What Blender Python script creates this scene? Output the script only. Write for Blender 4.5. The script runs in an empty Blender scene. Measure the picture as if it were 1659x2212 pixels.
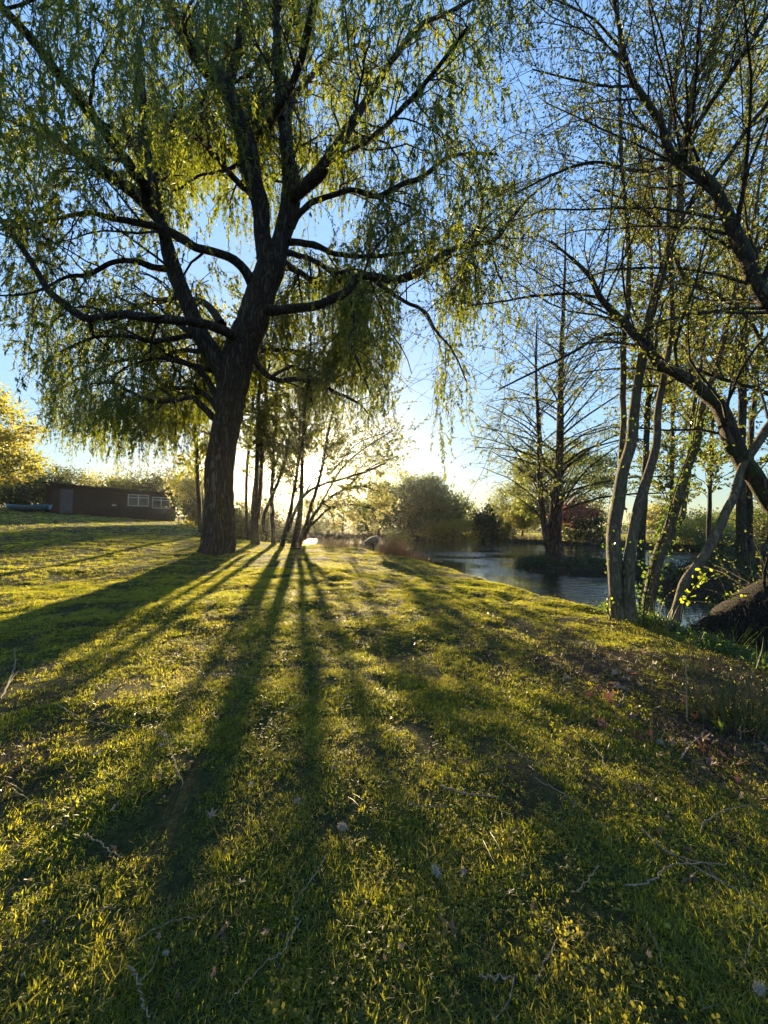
import bpy, math, random
import numpy as np
from mathutils import Vector, Matrix, Euler
rng = np.random.default_rng(7)
random.seed(7)
sc = bpy.context.scene
col = sc.collection
R = math.radians

# ------------------------------------------------------------------ camera, light, exposure
CAM = np.array([0.0, 0.0, 1.25])
F, CX, CY = 831.0, 829.5, 1106.0
cam_d = bpy.data.cameras.new('camera'); cam = bpy.data.objects.new('camera', cam_d); col.objects.link(cam)
cam_d.sensor_width = 36; cam_d.sensor_fit = 'VERTICAL'; cam_d.sensor_height = 36
cam_d.lens = 36 * F / 2212; cam_d.clip_start = 0.05; cam_d.clip_end = 3000
PITCH, ROLL = 2.0, 1.0
_m = Matrix.Rotation(R(90 + PITCH), 4, 'X') @ Matrix.Rotation(R(ROLL), 4, 'Z')
_m.translation = Vector(CAM); cam.matrix_world = _m
sc.camera = cam
RM = np.array(_m.to_3x3())
def at(px, py, D):
    d = RM @ np.array([(px - CX) / F, -(py - CY) / F, -1.0])
    return CAM + d * (D / d[1])
def proj(P):
    q = (np.asarray(P) - CAM) @ RM
    zz = np.where(q[..., 2] < -0.02, -q[..., 2], 0.02)
    return CX + F * q[..., 0] / zz, CY - F * q[..., 1] / zz, zz

SUN_D = RM @ np.array([(672 - CX) / F, -(1016 - CY) / F, -1.0]); SUN_D = SUN_D / np.linalg.norm(SUN_D)
SUN_EL = math.asin(SUN_D[2]); SUN_AZ = math.atan2(SUN_D[0], SUN_D[1])
w = bpy.data.worlds.new('World'); sc.world = w; w.use_nodes = True
nt = w.node_tree; nt.nodes.clear()
def N(nt, t, **k):
    n = nt.nodes.new(t)
    for a, b in k.items(): setattr(n, a, b)
    return n
out = N(nt, 'ShaderNodeOutputWorld'); bg = N(nt, 'ShaderNodeBackground'); bg.inputs[1].default_value = 0.15
sky = N(nt, 'ShaderNodeTexSky'); sky.sky_type = 'NISHITA'; sky.sun_disc = False
sky.sun_elevation = SUN_EL; sky.sun_rotation = SUN_AZ
sky.air_density = 1.0; sky.dust_density = 0.25; sky.ozone_density = 1.6
# aureole of the low sun in the sky itself
tc = N(nt, 'ShaderNodeTexCoord'); dt = N(nt, 'ShaderNodeVectorMath', operation='DOT_PRODUCT')
nt.links.new(tc.outputs['Generated'], dt.inputs[0]); dt.inputs[1].default_value = tuple(SUN_D)
def powc(e, s):
    mx = N(nt, 'ShaderNodeMath', operation='MAXIMUM'); nt.links.new(dt.outputs['Value'], mx.inputs[0]); mx.inputs[1].default_value = 0
    p = N(nt, 'ShaderNodeMath', operation='POWER'); nt.links.new(mx.outputs[0], p.inputs[0]); p.inputs[1].default_value = e
    m = N(nt, 'ShaderNodeMath', operation='MULTIPLY'); nt.links.new(p.outputs[0], m.inputs[0]); m.inputs[1].default_value = s
    return m
a1, a2, a3 = powc(10, .06), powc(90, .55), powc(2600, 40.0)
s1 = N(nt, 'ShaderNodeMath', operation='ADD'); nt.links.new(a2.outputs[0], s1.inputs[0]); nt.links.new(a3.outputs[0], s1.inputs[1])
c1 = N(nt, 'ShaderNodeMix', data_type='RGBA', blend_type='MULTIPLY'); c1.inputs[0].default_value = 1
c1.inputs[6].default_value = (1, .93, .8, 1); nt.links.new(a1.outputs[0], c1.inputs[7])
c2 = N(nt, 'ShaderNodeMix', data_type='RGBA', blend_type='MULTIPLY'); c2.inputs[0].default_value = 1
c2.inputs[6].default_value = (1, .80, .48, 1); nt.links.new(s1.outputs[0], c2.inputs[7])
d1 = N(nt, 'ShaderNodeMix', data_type='RGBA', blend_type='ADD'); d1.inputs[0].default_value = 1
d2 = N(nt, 'ShaderNodeMix', data_type='RGBA', blend_type='ADD'); d2.inputs[0].default_value = 1
lm = N(nt, 'ShaderNodeRGBToBW'); nt.links.new(sky.outputs[0], lm.inputs[0])
q1 = N(nt, 'ShaderNodeMath', operation='MULTIPLY_ADD'); nt.links.new(lm.outputs[0], q1.inputs[0]); q1.inputs[1].default_value = .78; q1.inputs[2].default_value = .46
q2 = N(nt, 'ShaderNodeVectorMath', operation='DIVIDE'); nt.links.new(sky.outputs[0], q2.inputs[0]); nt.links.new(q1.outputs[0], q2.inputs[1])
q3 = N(nt, 'ShaderNodeVectorMath', operation='MULTIPLY'); nt.links.new(q2.outputs[0], q3.inputs[0]); q3.inputs[1].default_value = (1.0, 1.12, 1.30)
nt.links.new(q3.outputs[0], d1.inputs[6]); nt.links.new(c1.outputs[2], d1.inputs[7])
nt.links.new(d1.outputs[2], d2.inputs[6]); nt.links.new(c2.outputs[2], d2.inputs[7])
nt.links.new(d2.outputs[2], bg.inputs[0]); nt.links.new(bg.outputs[0], out.inputs[0])

sl = bpy.data.lights.new('sun', 'SUN'); sl.energy = 5.0; sl.angle = R(0.8); sl.color = (1.0, 0.77, 0.42)
so = bpy.data.objects.new('sun', sl); col.objects.link(so)
so.rotation_euler = Vector(SUN_D).to_track_quat('Z', 'Y').to_euler(); so.location = (0, 0, 30)
sc.view_settings.view_transform = 'Standard'; sc.view_settings.look = 'None'
sc.view_settings.exposure = 2.1; sc.view_settings.gamma = 1.0; sc.view_settings.use_curve_mapping = False
sc.cycles.max_bounces = 6; sc.cycles.diffuse_bounces = 3; sc.cycles.glossy_bounces = 3; sc.cycles.transmission_bounces = 4
sc.cycles.use_denoising = True
sc.cycles.caustics_reflective = False; sc.cycles.caustics_refractive = False

# ------------------------------------------------------------------ object helpers
def tag(o, label=None, cat=None, group=None, kind=None):
    for k, v in (('label', label), ('category', cat), ('group', group), ('kind', kind)):
        if v: o[k] = v
    return o
def empty(name, loc, label=None, cat=None, group=None, kind=None):
    o = bpy.data.objects.new(name, None); col.objects.link(o); o.location = tuple(loc); o.empty_display_size = .2
    return tag(o, label, cat, group, kind)
def np_mesh(name, V, Fq, mat, smooth=False, tint=None, uv=None):
    """V (n,3), Fq (m,k) faces all with k corners, or a list of such arrays"""
    me = bpy.data.meshes.new(name)
    V = np.ascontiguousarray(V, dtype=np.float32)
    if not isinstance(Fq, list): Fq = [Fq]
    Fq = [f for f in Fq if len(f)]
    loops = np.concatenate([f.ravel() for f in Fq]).astype(np.int32)
    tot = np.concatenate([np.full(len(f), f.shape[1], np.int32) for f in Fq])
    start = np.concatenate([[0], np.cumsum(tot)[:-1]]).astype(np.int32)
    me.vertices.add(len(V)); me.vertices.foreach_set('co', V.ravel())
    me.loops.add(len(loops)); me.loops.foreach_set('vertex_index', loops)
    me.polygons.add(len(tot)); me.polygons.foreach_set('loop_start', start); me.polygons.foreach_set('loop_total', tot)
    me.polygons.foreach_set('use_smooth', np.full(len(tot), smooth))
    if tint is not None:
        a = me.attributes.new('tint', 'FLOAT', 'FACE'); a.data.foreach_set('value', np.ascontiguousarray(tint, dtype=np.float32))
    me.update(calc_edges=True)
    if mat: me.materials.append(mat)
    return me
def obj(name, me, parent=None, **k):
    """mesh given in world coordinates; when it has a parent Empty it keeps its world place"""
    o = bpy.data.objects.new(name, me); col.objects.link(o)
    if parent is not None:
        o.parent = parent
        if 'local' in k: k.pop('local')
        else:
            pw = Vector(parent.location)
            g = parent.parent
            while g is not None: pw += Vector(g.location); g = g.parent
            o.location = -pw
    return tag(o, **k)
def nrm(a): return a / np.maximum(np.linalg.norm(a, axis=-1, keepdims=True), 1e-9)
def tubes(P, Rr, sides=5, cap=False):
    """P (n,k,3), Rr (n,k) -> verts, quads"""
    P = np.asarray(P, float); Rr = np.asarray(Rr, float)
    if P.ndim == 2: P = P[None]; Rr = Rr[None]
    n, k, _ = P.shape
    T = np.empty_like(P); T[:, 1:-1] = P[:, 2:] - P[:, :-2]; T[:, 0] = P[:, 1] - P[:, 0]; T[:, -1] = P[:, -1] - P[:, -2]
    T = nrm(T); av = nrm(P[:, -1] - P[:, 0])
    ref = np.eye(3)[np.argmin(np.abs(av), axis=1)][:, None, :]
    A = nrm(np.cross(T, ref)); B = np.cross(T, A)
    th = np.arange(sides) * 2 * np.pi / sides
    V = P[:, :, None, :] + Rr[:, :, None, None] * (A[:, :, None, :] * np.cos(th)[None, None, :, None] + B[:, :, None, :] * np.sin(th)[None, None, :, None])
    i = np.arange(n)[:, None, None] * (k * sides); j = np.arange(k - 1)[None, :, None] * sides; s = np.arange(sides)[None, None, :]
    a = i + j + s; b = i + j + (s + 1) % sides
    Q = np.stack([a, b, b + sides, a + sides], -1).reshape(-1, 4)
    return V.reshape(-1, 3), Q
def cat(parts):
    V, Q, o = [], [], 0
    for v, q in parts:
        V.append(v); Q.append(q + o); o += len(v)
    return np.concatenate(V), np.concatenate(Q)
def resample(P, n):
    """Catmull-Rom through the rows of P (any width) -> n rows"""
    P = np.asarray(P, float); m = len(P)
    if m == 2: t = np.linspace(0, 1, n)[:, None]; return P[0] * (1 - t) + P[1] * t
    d = np.concatenate([[0], np.cumsum(np.linalg.norm(np.diff(P[:, :3], axis=0), axis=1))]); d /= d[-1]
    u = np.linspace(0, 1, n); i = np.clip(np.searchsorted(d, u, side='right') - 1, 0, m - 2)
    t = ((u - d[i]) / np.maximum(d[i + 1] - d[i], 1e-9))[:, None]
    g = lambda k: P[np.clip(k, 0, m - 1)]
    p0, p1, p2, p3 = g(i - 1), g(i), g(i + 1), g(i + 2)
    return .5 * (2 * p1 + (p2 - p0) * t + (2 * p0 - 5 * p1 + 4 * p2 - p3) * t ** 2 + (3 * p1 - p0 - 3 * p2 + p3) * t ** 3)
def trace(pts, D, n=26, jit=.012):
    """pts rows (px, py, width_px[, depth offset]) -> world line (n,3) and radii (n,)"""
    L = []
    for p in pts:
        d = D + (p[3] if len(p) > 3 else 0)
        L.append([*at(p[0], p[1], d), p[2]])
    S = resample(np.array(L), n)
    T = nrm(np.gradient(S[:, :3], axis=0)); sd_ = nrm(np.cross(T, nrm(S[:, :3] - CAM))) * .01
    xa, ya, za = proj(S[:, :3] + sd_); xb, yb, zb_ = proj(S[:, :3] - sd_); k_ = np.hypot(xa - xb, ya - yb)
    est = S[:, 3] / 2 / F * za; S[:, 3] = np.where(za > 1, np.minimum(S[:, 3] * .01 / np.maximum(k_, 1e-6), est * 1.3), est)
    r = np.maximum(S[:, 3], .003); P = S[:, :3].copy()
    P[1:-1] += rng.normal(0, 1, (n - 2, 3)) * np.minimum(r[1:-1, None] * .16, .010)
    return P, r * (1 + rng.normal(0, .02, n))
def barkmesh(name, P, r, mat, sides=14, flare=0.0, rough=.05):
    n = len(P)
    if n * 1 < 60: Q = resample(np.hstack([P, r[:, None]]), max(n * 2, 30)); P, r = Q[:, :3], Q[:, 3]
    V, Q = tubes(P, r, sides)
    k = len(P); V = V.reshape(k, sides, 3)
    c = P[:, None, :]; ph = rng.uniform(0, 6, 4)
    th = np.arange(sides)[None, :] * 2 * np.pi / sides; z = np.linspace(0, 1, k)[:, None]
    f = 1 + rough * (np.sin(3 * th + 9 * z + ph[0]) + .7 * np.sin(5 * th - 14 * z + ph[1])) + rng.normal(0, rough * .5, (k, sides))
    if flare: f = f * (1 + flare * np.exp(-z * 14) * (1 + .55 * np.sin(5 * th + ph[2]) + .3 * np.sin(3 * th + ph[3])))
    V = c + (V - c) * f[..., None]
    return np_mesh(name, V.reshape(-1, 3), Q, mat, smooth=True)
def grow(PP, PR, N_, t0, t1, l0, l1, ang=(30, 70), bias=(0, 0, 0), grav=0.0, wob=.12, k=6, rk=.6, rmin=.003, rtip=.35, weights=None, rcap=9):
    """N_ children from parent lines PP (m,K,3) with radii PR (m,K)"""
    PP = np.asarray(PP); PR = np.asarray(PR); m, K, _ = PP.shape
    if weights is None:
        weights = np.linalg.norm(PP[:, -1] - PP[:, 0], axis=1)
    i = rng.choice(m, N_, p=weights / weights.sum()); t = rng.uniform(t0, t1, N_) * (K - 1)
    a = np.minimum(t.astype(int), K - 2); f = (t - a)[:, None]
    p = PP[i, a] * (1 - f) + PP[i, a + 1] * f; pr = PR[i, a] * (1 - f[:, 0]) + PR[i, a + 1] * f[:, 0]
    T = nrm(PP[i, a + 1] - PP[i, a])
    q = rng.normal(0, 1, (N_, 3)); q = nrm(q - (q * T).sum(1, keepdims=True) * T)
    an = np.radians(rng.uniform(*ang, N_))[:, None]
    d = nrm(T * np.cos(an) + q * np.sin(an) + np.asarray(bias))
    L = rng.uniform(l0, l1, N_); st = (L / (k - 1))[:, None]
    out_ = np.empty((N_, k, 3)); out_[:, 0] = p
    for s in range(1, k):
        out_[:, s] = out_[:, s - 1] + d * st
        d = nrm(d + rng.normal(0, wob, (N_, 3)) + np.array([0, 0, -grav]) * st)
    r0 = np.minimum(np.maximum(pr * rk, rmin), rcap)
    rr = r0[:, None] * np.linspace(1, rtip, k)[None, :]
    return out_, np.maximum(rr, rmin * .7)
def suncull(C, rad=30):
    x_, y_, z_ = proj(C); return np.hypot(x_ - 672, y_ - 1016) > rad
def leaves(C, Dr, L, W, name, mat, fold=.25, parent=None, tint=None, nv=None, mid=.45, **kw):
    """leaf blades: base C (n,3), direction Dr, length, width -> kite of 4 verts, 2 tris"""
    n = len(C); Dr = nrm(Dr)
    q = rng.normal(0, 1, (n, 3)) if nv is None else nv
    S = nrm(np.cross(Dr, q)); U = np.cross(S, Dr)
    L = np.broadcast_to(L, n)[:, None]; W = np.broadcast_to(W, n)[:, None]
    V = np.empty((n, 4, 3)); V[:, 0] = C; V[:, 1] = C + Dr * L * mid + S * W * .5 + U * W * fold
    V[:, 2] = C + Dr * L; V[:, 3] = C + Dr * L * mid - S * W * .5 + U * W * fold
    b = np.arange(n)[:, None] * 4
    Fq = np.concatenate([b + [0, 1, 2], b + [0, 2, 3]], 1).reshape(-1, 3)
    tt = rng.uniform(0, 1, n) if tint is None else tint
    me = np_mesh(name, V.reshape(-1, 3), Fq, mat, tint=np.repeat(tt, 2))
    return obj(name, me, parent, **kw)

# ------------------------------------------------------------------ materials
def mat_new(name):
    m = bpy.data.materials.new(name); m.use_nodes = True; m.node_tree.nodes.clear()
    return m, m.node_tree
def ramp(nt, fac, stops):
    r = N(nt, 'ShaderNodeValToRGB'); e = r.color_ramp.elements
    while len(e) > 1: e.remove(e[-1])
    e[0].position = stops[0][0]; e[0].color = (*stops[0][1], 1)
    for p, c in stops[1:]:
        x = e.new(p); x.color = (*c, 1)
    nt.links.new(fac, r.inputs[0]); return r
def noise(nt, scale, detail=4, vec=None, rough=.55, dist=0):
    n = N(nt, 'ShaderNodeTexNoise'); n.inputs['Scale'].default_value = scale; n.inputs['Detail'].default_value = detail
    n.inputs['Roughness'].default_value = rough; n.inputs['Distortion'].default_value = dist
    if vec is not None: nt.links.new(vec, n.inputs['Vector'])
    return n
def mapping(nt, scale, kind='Object'):
    t = N(nt, 'ShaderNodeTexCoord'); m = N(nt, 'ShaderNodeMapping'); m.inputs['Scale'].default_value = scale
    nt.links.new(t.outputs[kind], m.inputs['Vector']); return m.outputs[0]
def leafmat(name, cols, trans, tw=.5, rough=.45, spec=.4):
    """cols / trans: list of colours over the tint attribute"""
    m, nt = mat_new(name); o = N(nt, 'ShaderNodeOutputMaterial')
    at_ = N(nt, 'ShaderNodeAttribute'); at_.attribute_name = 'tint'
    st = lambda cs: [(i / max(1, len(cs) - 1), c) for i, c in enumerate(cs)]
    rc = ramp(nt, at_.outputs['Fac'], st(cols)); rt = ramp(nt, at_.outputs['Fac'], st(trans))
    p = N(nt, 'ShaderNodeBsdfPrincipled'); p.inputs['Roughness'].default_value = rough; p.inputs['Specular IOR Level'].default_value = spec
    t = N(nt, 'ShaderNodeBsdfTranslucent'); mx = N(nt, 'ShaderNodeMixShader'); mx.inputs[0].default_value = tw
    nt.links.new(rc.outputs[0], p.inputs['Base Color']); nt.links.new(rt.outputs[0], t.inputs[0])
    nt.links.new(p.outputs[0], mx.inputs[1]); nt.links.new(t.outputs[0], mx.inputs[2]); nt.links.new(mx.outputs[0], o.inputs[0])
    return m
def barkmat(name, c0, c1, c2, s=6.0, stretch=.18, bump=.6, moss=None, dist=.05):
    m, nt = mat_new(name); o = N(nt, 'ShaderNodeOutputMaterial'); p = N(nt, 'ShaderNodeBsdfPrincipled')
    v = mapping(nt, (1, 1, stretch)); v1 = mapping(nt, (1, 1, 1))
    n1 = noise(nt, s * 1.7, 7, v, .62, .9); n2 = noise(nt, s * .3, 3, v1); n4 = noise(nt, s * 3.5, 5, v, .6, .5)
    sb = N(nt, 'ShaderNodeMath', operation='SUBTRACT'); nt.links.new(n1.outputs['Fac'], sb.inputs[0]); sb.inputs[1].default_value = .5
    ab = N(nt, 'ShaderNodeMath', operation='ABSOLUTE'); nt.links.new(sb.outputs[0], ab.inputs[0])
    vr = N(nt, 'ShaderNodeMapRange'); vr.inputs['From Max'].default_value = .10; nt.links.new(ab.outputs[0], vr.inputs['Value'])
    ml = N(nt, 'ShaderNodeMath', operation='MULTIPLY'); nt.links.new(n4.outputs['Fac'], ml.inputs[0]); nt.links.new(vr.outputs[0], ml.inputs[1])
    r = ramp(nt, ml.outputs[0], [(0.05, c0), (.35, c1), (.62, c2)])
    last = r.outputs[0]
    if moss:
        mm = N(nt, 'ShaderNodeMix', data_type='RGBA'); rr = ramp(nt, n2.outputs['Fac'], [(.48, (0, 0, 0)), (.68, (1, 1, 1))])
        nt.links.new(rr.outputs[0], mm.inputs[0]); nt.links.new(last, mm.inputs[6]); mm.inputs[7].default_value = (*moss, 1); last = mm.outputs[2]
    nt.links.new(last, p.inputs['Base Color']); p.inputs['Roughness'].default_value = .85; p.inputs['Specular IOR Level'].default_value = .25
    b = N(nt, 'ShaderNodeBump'); b.inputs['Strength'].default_value = bump; b.inputs['Distance'].default_value = dist
    nt.links.new(ml.outputs[0], b.inputs['Height']); nt.links.new(b.outputs[0], p.inputs['Normal']); nt.links.new(p.outputs[0], o.inputs[0])
    return m
def plain(name, c, rough=.6, nscale=8, var=.25, metal=0, bump=0):
    m, nt = mat_new(name); o = N(nt, 'ShaderNodeOutputMaterial'); p = N(nt, 'ShaderNodeBsdfPrincipled')
    n = noise(nt, nscale, 5, mapping(nt, (1, 1, 1)))
    r = ramp(nt, n.outputs['Fac'], [(.3, tuple(x * (1 - var) for x in c)), (.7, tuple(min(1, x * (1 + var)) for x in c))])
    nt.links.new(r.outputs[0], p.inputs['Base Color']); p.inputs['Roughness'].default_value = rough; p.inputs['Metallic'].default_value = metal
    if bump:
        b = N(nt, 'ShaderNodeBump'); b.inputs['Strength'].default_value = bump; b.inputs['Distance'].default_value = .02
        nt.links.new(n.outputs['Fac'], b.inputs['Height']); nt.links.new(b.outputs[0], p.inputs['Normal'])
    nt.links.new(p.outputs[0], o.inputs[0]); return m

M_WILLOW_BARK = barkmat('willow_bark', (.018, .013, .009), (.055, .04, .027), (.105, .08, .055), s=6, stretch=.16, bump=1.0, dist=.07)
M_TWIG = barkmat('twig_bark', (.02, .015, .009), (.045, .035, .02), (.07, .055, .035), s=20)
M_PALE_BARK = barkmat('pale_smooth_bark', (.06, .043, .027), (.12, .088, .056), (.185, .14, .09), s=10, stretch=.3, bump=.5, moss=(.085, .08, .045), dist=.02)
M_DARK_BARK = barkmat('dark_mossy_bark', (.02, .016, .011), (.06, .046, .032), (.11, .085, .06), s=8, stretch=.3, bump=.8, moss=(.05, .06, .022), dist=.04)
M_ROOT_BARK = barkmat('fibrous_root_bark', (.012, .009, .006), (.03, .022, .015), (.06, .045, .03), s=14, stretch=.9, bump=1.0, dist=.05)
M_RED_BARK = barkmat('shaggy_red_bark', (.03, .018, .012), (.10, .065, .042), (.18, .125, .085), s=6, stretch=.12, bump=.9, dist=.07)
M_WILLOW_LEAF = leafmat('willow_leaf', [(.045, .075, .015), (.07, .10, .018), (.10, .12, .02)], [(.12, .19, .015), (.25, .30, .02), (.42, .40, .025)], .5)
M_SMALL_LEAF = leafmat('young_leaf', [(.05, .075, .02), (.09, .11, .03)], [(.14, .20, .03), (.36, .36, .06)], .5)
M_DULL_LEAF = leafmat('grey_green_leaf', [(.055, .075, .035), (.10, .12, .055)], [(.14, .20, .05), (.34, .38, .11)], .45)
M_GOLD_LEAF = leafmat('gold_leaf', [(.09, .095, .025), (.12, .115, .03)], [(.34, .36, .06), (.56, .48, .09)], .55)
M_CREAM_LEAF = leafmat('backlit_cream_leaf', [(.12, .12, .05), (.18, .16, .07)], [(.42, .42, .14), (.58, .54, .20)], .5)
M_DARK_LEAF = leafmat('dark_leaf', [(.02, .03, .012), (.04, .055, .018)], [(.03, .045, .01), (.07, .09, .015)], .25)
M_HEDGE_LEAF = leafmat('hedge_leaf', [(.035, .05, .02), (.07, .085, .03)], [(.08, .11, .02), (.22, .22, .04)], .4)
M_RED_LEAF = leafmat('red_leaf', [(.13, .035, .03), (.20, .065, .045)], [(.36, .09, .06), (.5, .17, .10)], .5)
M_IVY = leafmat('ivy_leaf', [(.02, .04, .012), (.05, .08, .02)], [(.10, .18, .02), (.3, .42, .04)], .4, rough=.25, spec=.6)
M_SPROUT = leafmat('bright_sprout_leaf', [(.10, .15, .02), (.14, .19, .03)], [(.42, .55, .03), (.62, .68, .05)], .6)
M_REED = leafmat('dry_reed', [(.07, .052, .03), (.14, .10, .06)], [(.10, .075, .035), (.24, .165, .08)], .3)
M_RUSH = leafmat('green_rush', [(.05, .075, .02), (.13, .13, .05)], [(.10, .15, .03), (.30, .28, .09)], .4)

# ------------------------------------------------------------------ terrain
POND = np.array([(12, -1), (9.5, 1.2), (7.0, 2.6), (5.45, 3.4), (4.8, 4.2), (4.85, 5.3), (4.75, 6.3), (4.3, 7.2), (3.75, 8.0), (3.3, 9.0), (2.75, 10.3), (2.1, 11.9),
    (1.1, 13.7), (-.2, 15.5), (-1.8, 16.9), (-3.8, 17.6), (-5.6, 18.6), (-8, 21.5), (-11, 27), (-14, 35), (-15, 44), (-8, 50), (0, 53), (8, 49), (14, 45), (20, 39), (26, 33), (34, 29), (50, 24), (60, 10), (40, -3)])
ISLE = np.array([(5.9, 17.2), (5.5, 15.8), (6.0, 14.4), (7.2, 13.6), (8.8, 13.4), (10.2, 14.0), (11.2, 15.6), (11.2, 18.0), (9.6, 19.8), (7.8, 20.2), (6.5, 19.2)])
ISLE2 = np.array([(7.0, 10.2), (8.6, 9.3), (11, 9.0), (15, 8.6), (20, 9), (26, 12), (24, 17), (18, 18), (13.5, 17.2), (11.2, 14.0), (8.2, 12.2)])
def sdist(x, y, poly):
    """signed distance, negative inside"""
    best = np.full(x.shape, 1e9); ins = np.zeros(x.shape, bool); n = len(poly)
    for i in range(n):
        ax, ay = poly[i]; bx, by = poly[(i + 1) % n]; ex, ey = bx - ax, by - ay
        t = np.clip(((x - ax) * ex + (y - ay) * ey) / (ex * ex + ey * ey), 0, 1)
        best = np.minimum(best, np.hypot(x - ax - t * ex, y - ay - t * ey))
        c = ((ay > y) != (by > y)); xi = ax + (y - ay) * ex / (ey if abs(ey) > 1e-9 else 1e-9)
        ins ^= c & (x < xi)
    return np.where(ins, -best, best)
WATER = -0.45
def ss(a, b, x): t = np.clip((x - a) / (b - a), 0, 1); return t * t * (3 - 2 * t)
def vnoise(x, y, s, seed=0):
    """smooth value noise"""
    x = x / s + seed * 17.3; y = y / s - seed * 9.1
    xi, yi = np.floor(x), np.floor(y); fx, fy = x - xi, y - yi; fx = fx * fx * (3 - 2 * fx); fy = fy * fy * (3 - 2 * fy)
    h = lambda a, b: np.modf(np.abs(np.sin(a * 127.1 + b * 311.7 + seed) * 43758.5453))[0]
    return (h(xi, yi) * (1 - fx) + h(xi + 1, yi) * fx) * (1 - fy) + (h(xi, yi + 1) * (1 - fx) + h(xi + 1, yi + 1) * fx) * fy
def height(x, y):
    x = np.asarray(x, float); y = np.asarray(y, float)
    yy = np.clip(y, -5, 16)
    z = .022 * yy - .05 * np.clip(x, -1, 6) - .02
    z = z + .07 * np.log1p(np.exp(np.clip((-x - 6.5) * 1.2, -30, 30))) / 1.2 * ss(-4, 14, y)
    z = np.where(x < -45, z - .07 * (-x - 45), z)
    far = ss(26, 40, y) * ss(-17, -10, x)
    z = z * (1 - far) + (-.05) * far
    z = z + .06 * (vnoise(x, y, 1.7, 1) - .5) + .05 * (vnoise(x, y, .6, 2) - .5) + .032 * (vnoise(x, y, .24, 3) - .5)
    d = sdist(x, y, POND)
    k = ss(1.05, -.5, d)
    z = z * (1 - k) + (-1.1) * k
    for poly, top in ((ISLE, -.22), (ISLE2, -.08)):
        di = sdist(x, y, poly); ki = ss(.35, -.55, di)
        z = np.where(ki > 0, np.maximum(z, -1.1 + (top + 1.1) * ki + .12 * (vnoise(x, y, .5, 5) - .5) * ki), z)
    return z
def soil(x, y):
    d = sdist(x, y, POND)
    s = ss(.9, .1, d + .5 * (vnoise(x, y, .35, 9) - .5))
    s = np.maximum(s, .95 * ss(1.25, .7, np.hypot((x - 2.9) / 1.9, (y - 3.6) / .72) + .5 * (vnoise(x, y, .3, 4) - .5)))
    s = np.maximum(s, 1.0 * ss(1.2, .6, np.hypot((x - 2.6) / 1.15, (y - 2.35) / .6) + .6 * (vnoise(x, y, .2, 6) - .5)))  # bare soil, this bank patch widened to stand in for shade
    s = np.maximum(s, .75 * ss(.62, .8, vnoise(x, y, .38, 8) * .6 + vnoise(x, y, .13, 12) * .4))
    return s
def warp(a, b, n, c, s):
    u = np.linspace(np.arcsinh((a - c) / s), np.arcsinh((b - c) / s), n); return c + s * np.sinh(u)
gx = warp(-900, 900, 350, 1.5, 4.0); gy = np.concatenate([np.linspace(-400, -6, 12)[:-1], warp(-6, 1400, 370, 6, 5.5)])
X, Y = np.meshgrid(gx, gy); Z = height(X, Y)
V = np.stack([X, Y, Z], -1).reshape(-1, 3); nx, ny = len(gx), len(gy)
ii = (np.arange(ny - 1)[:, None] * nx + np.arange(nx - 1)[None, :]).ravel()
me = np_mesh('lawn_ground', V, np.stack([ii, ii + 1, ii + nx + 1, ii + nx], 1), None, smooth=True)
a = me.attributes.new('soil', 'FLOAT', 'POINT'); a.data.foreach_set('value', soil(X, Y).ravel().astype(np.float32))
m, nt = mat_new('lawn_soil'); o = N(nt, 'ShaderNodeOutputMaterial'); p = N(nt, 'ShaderNodeBsdfPrincipled')
vv = mapping(nt, (1, 1, 1)); n1 = noise(nt, 3, 8, vv, .7); n2 = noise(nt, 40, 6, vv, .7); n3 = noise(nt, .06, 3, vv)
g1 = ramp(nt, n2.outputs['Fac'], [(.3, (.012, .014, .006)), (.5, (.035, .04, .012)), (.68, (.07, .065, .022))])
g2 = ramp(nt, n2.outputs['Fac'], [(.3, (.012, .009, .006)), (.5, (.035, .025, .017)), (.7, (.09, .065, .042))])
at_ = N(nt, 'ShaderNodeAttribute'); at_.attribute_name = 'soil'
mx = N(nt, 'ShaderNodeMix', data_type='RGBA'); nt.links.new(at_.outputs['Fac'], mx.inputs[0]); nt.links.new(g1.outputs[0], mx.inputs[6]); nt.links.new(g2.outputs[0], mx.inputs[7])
nt.links.new(mx.outputs[2], p.inputs['Base Color']); p.inputs['Roughness'].default_value = .95; p.inputs['Specular IOR Level'].default_value = .1
b = N(nt, 'ShaderNodeBump'); b.inputs['Strength'].default_value = .9; b.inputs['Distance'].default_value = .03
nt.links.new(n2.outputs['Fac'], b.inputs['Height']); nt.links.new(b.outputs[0], p.inputs['Normal']); nt.links.new(p.outputs[0], o.inputs[0])
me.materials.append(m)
ground = obj('lawn', me, kind='structure'); ground['label'] = 'mossy green lawn sloping down to the pond'

# water
m, nt = mat_new('pond_water'); o = N(nt, 'ShaderNodeOutputMaterial'); p = N(nt, 'ShaderNodeBsdfPrincipled')
p.inputs['Base Color'].default_value = (.018, .022, .012, 1); p.inputs['Roughness'].default_value = .015; p.inputs['IOR'].default_value = 1.4
v1 = mapping(nt, (1.0, 2.4, 1)); v2 = mapping(nt, (1, 1, 1))
n1 = noise(nt, 2.6, 2, v1, .45, .5); n2 = noise(nt, .22, 2, v2); n3 = noise(nt, 9, 2, v1, .5, .3)
w1 = N(nt, 'ShaderNodeMath', operation='MULTIPLY'); nt.links.new(n3.outputs['Fac'], w1.inputs[0]); w1.inputs[1].default_value = .25
w2 = N(nt, 'ShaderNodeMath', operation='ADD'); nt.links.new(n1.outputs['Fac'], w2.inputs[0]); nt.links.new(w1.outputs[0], w2.inputs[1])
w3 = ramp(nt, n2.outputs['Fac'], [(.42, (.10, .10, .10)), (.56, (1, 1, 1))])
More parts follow.
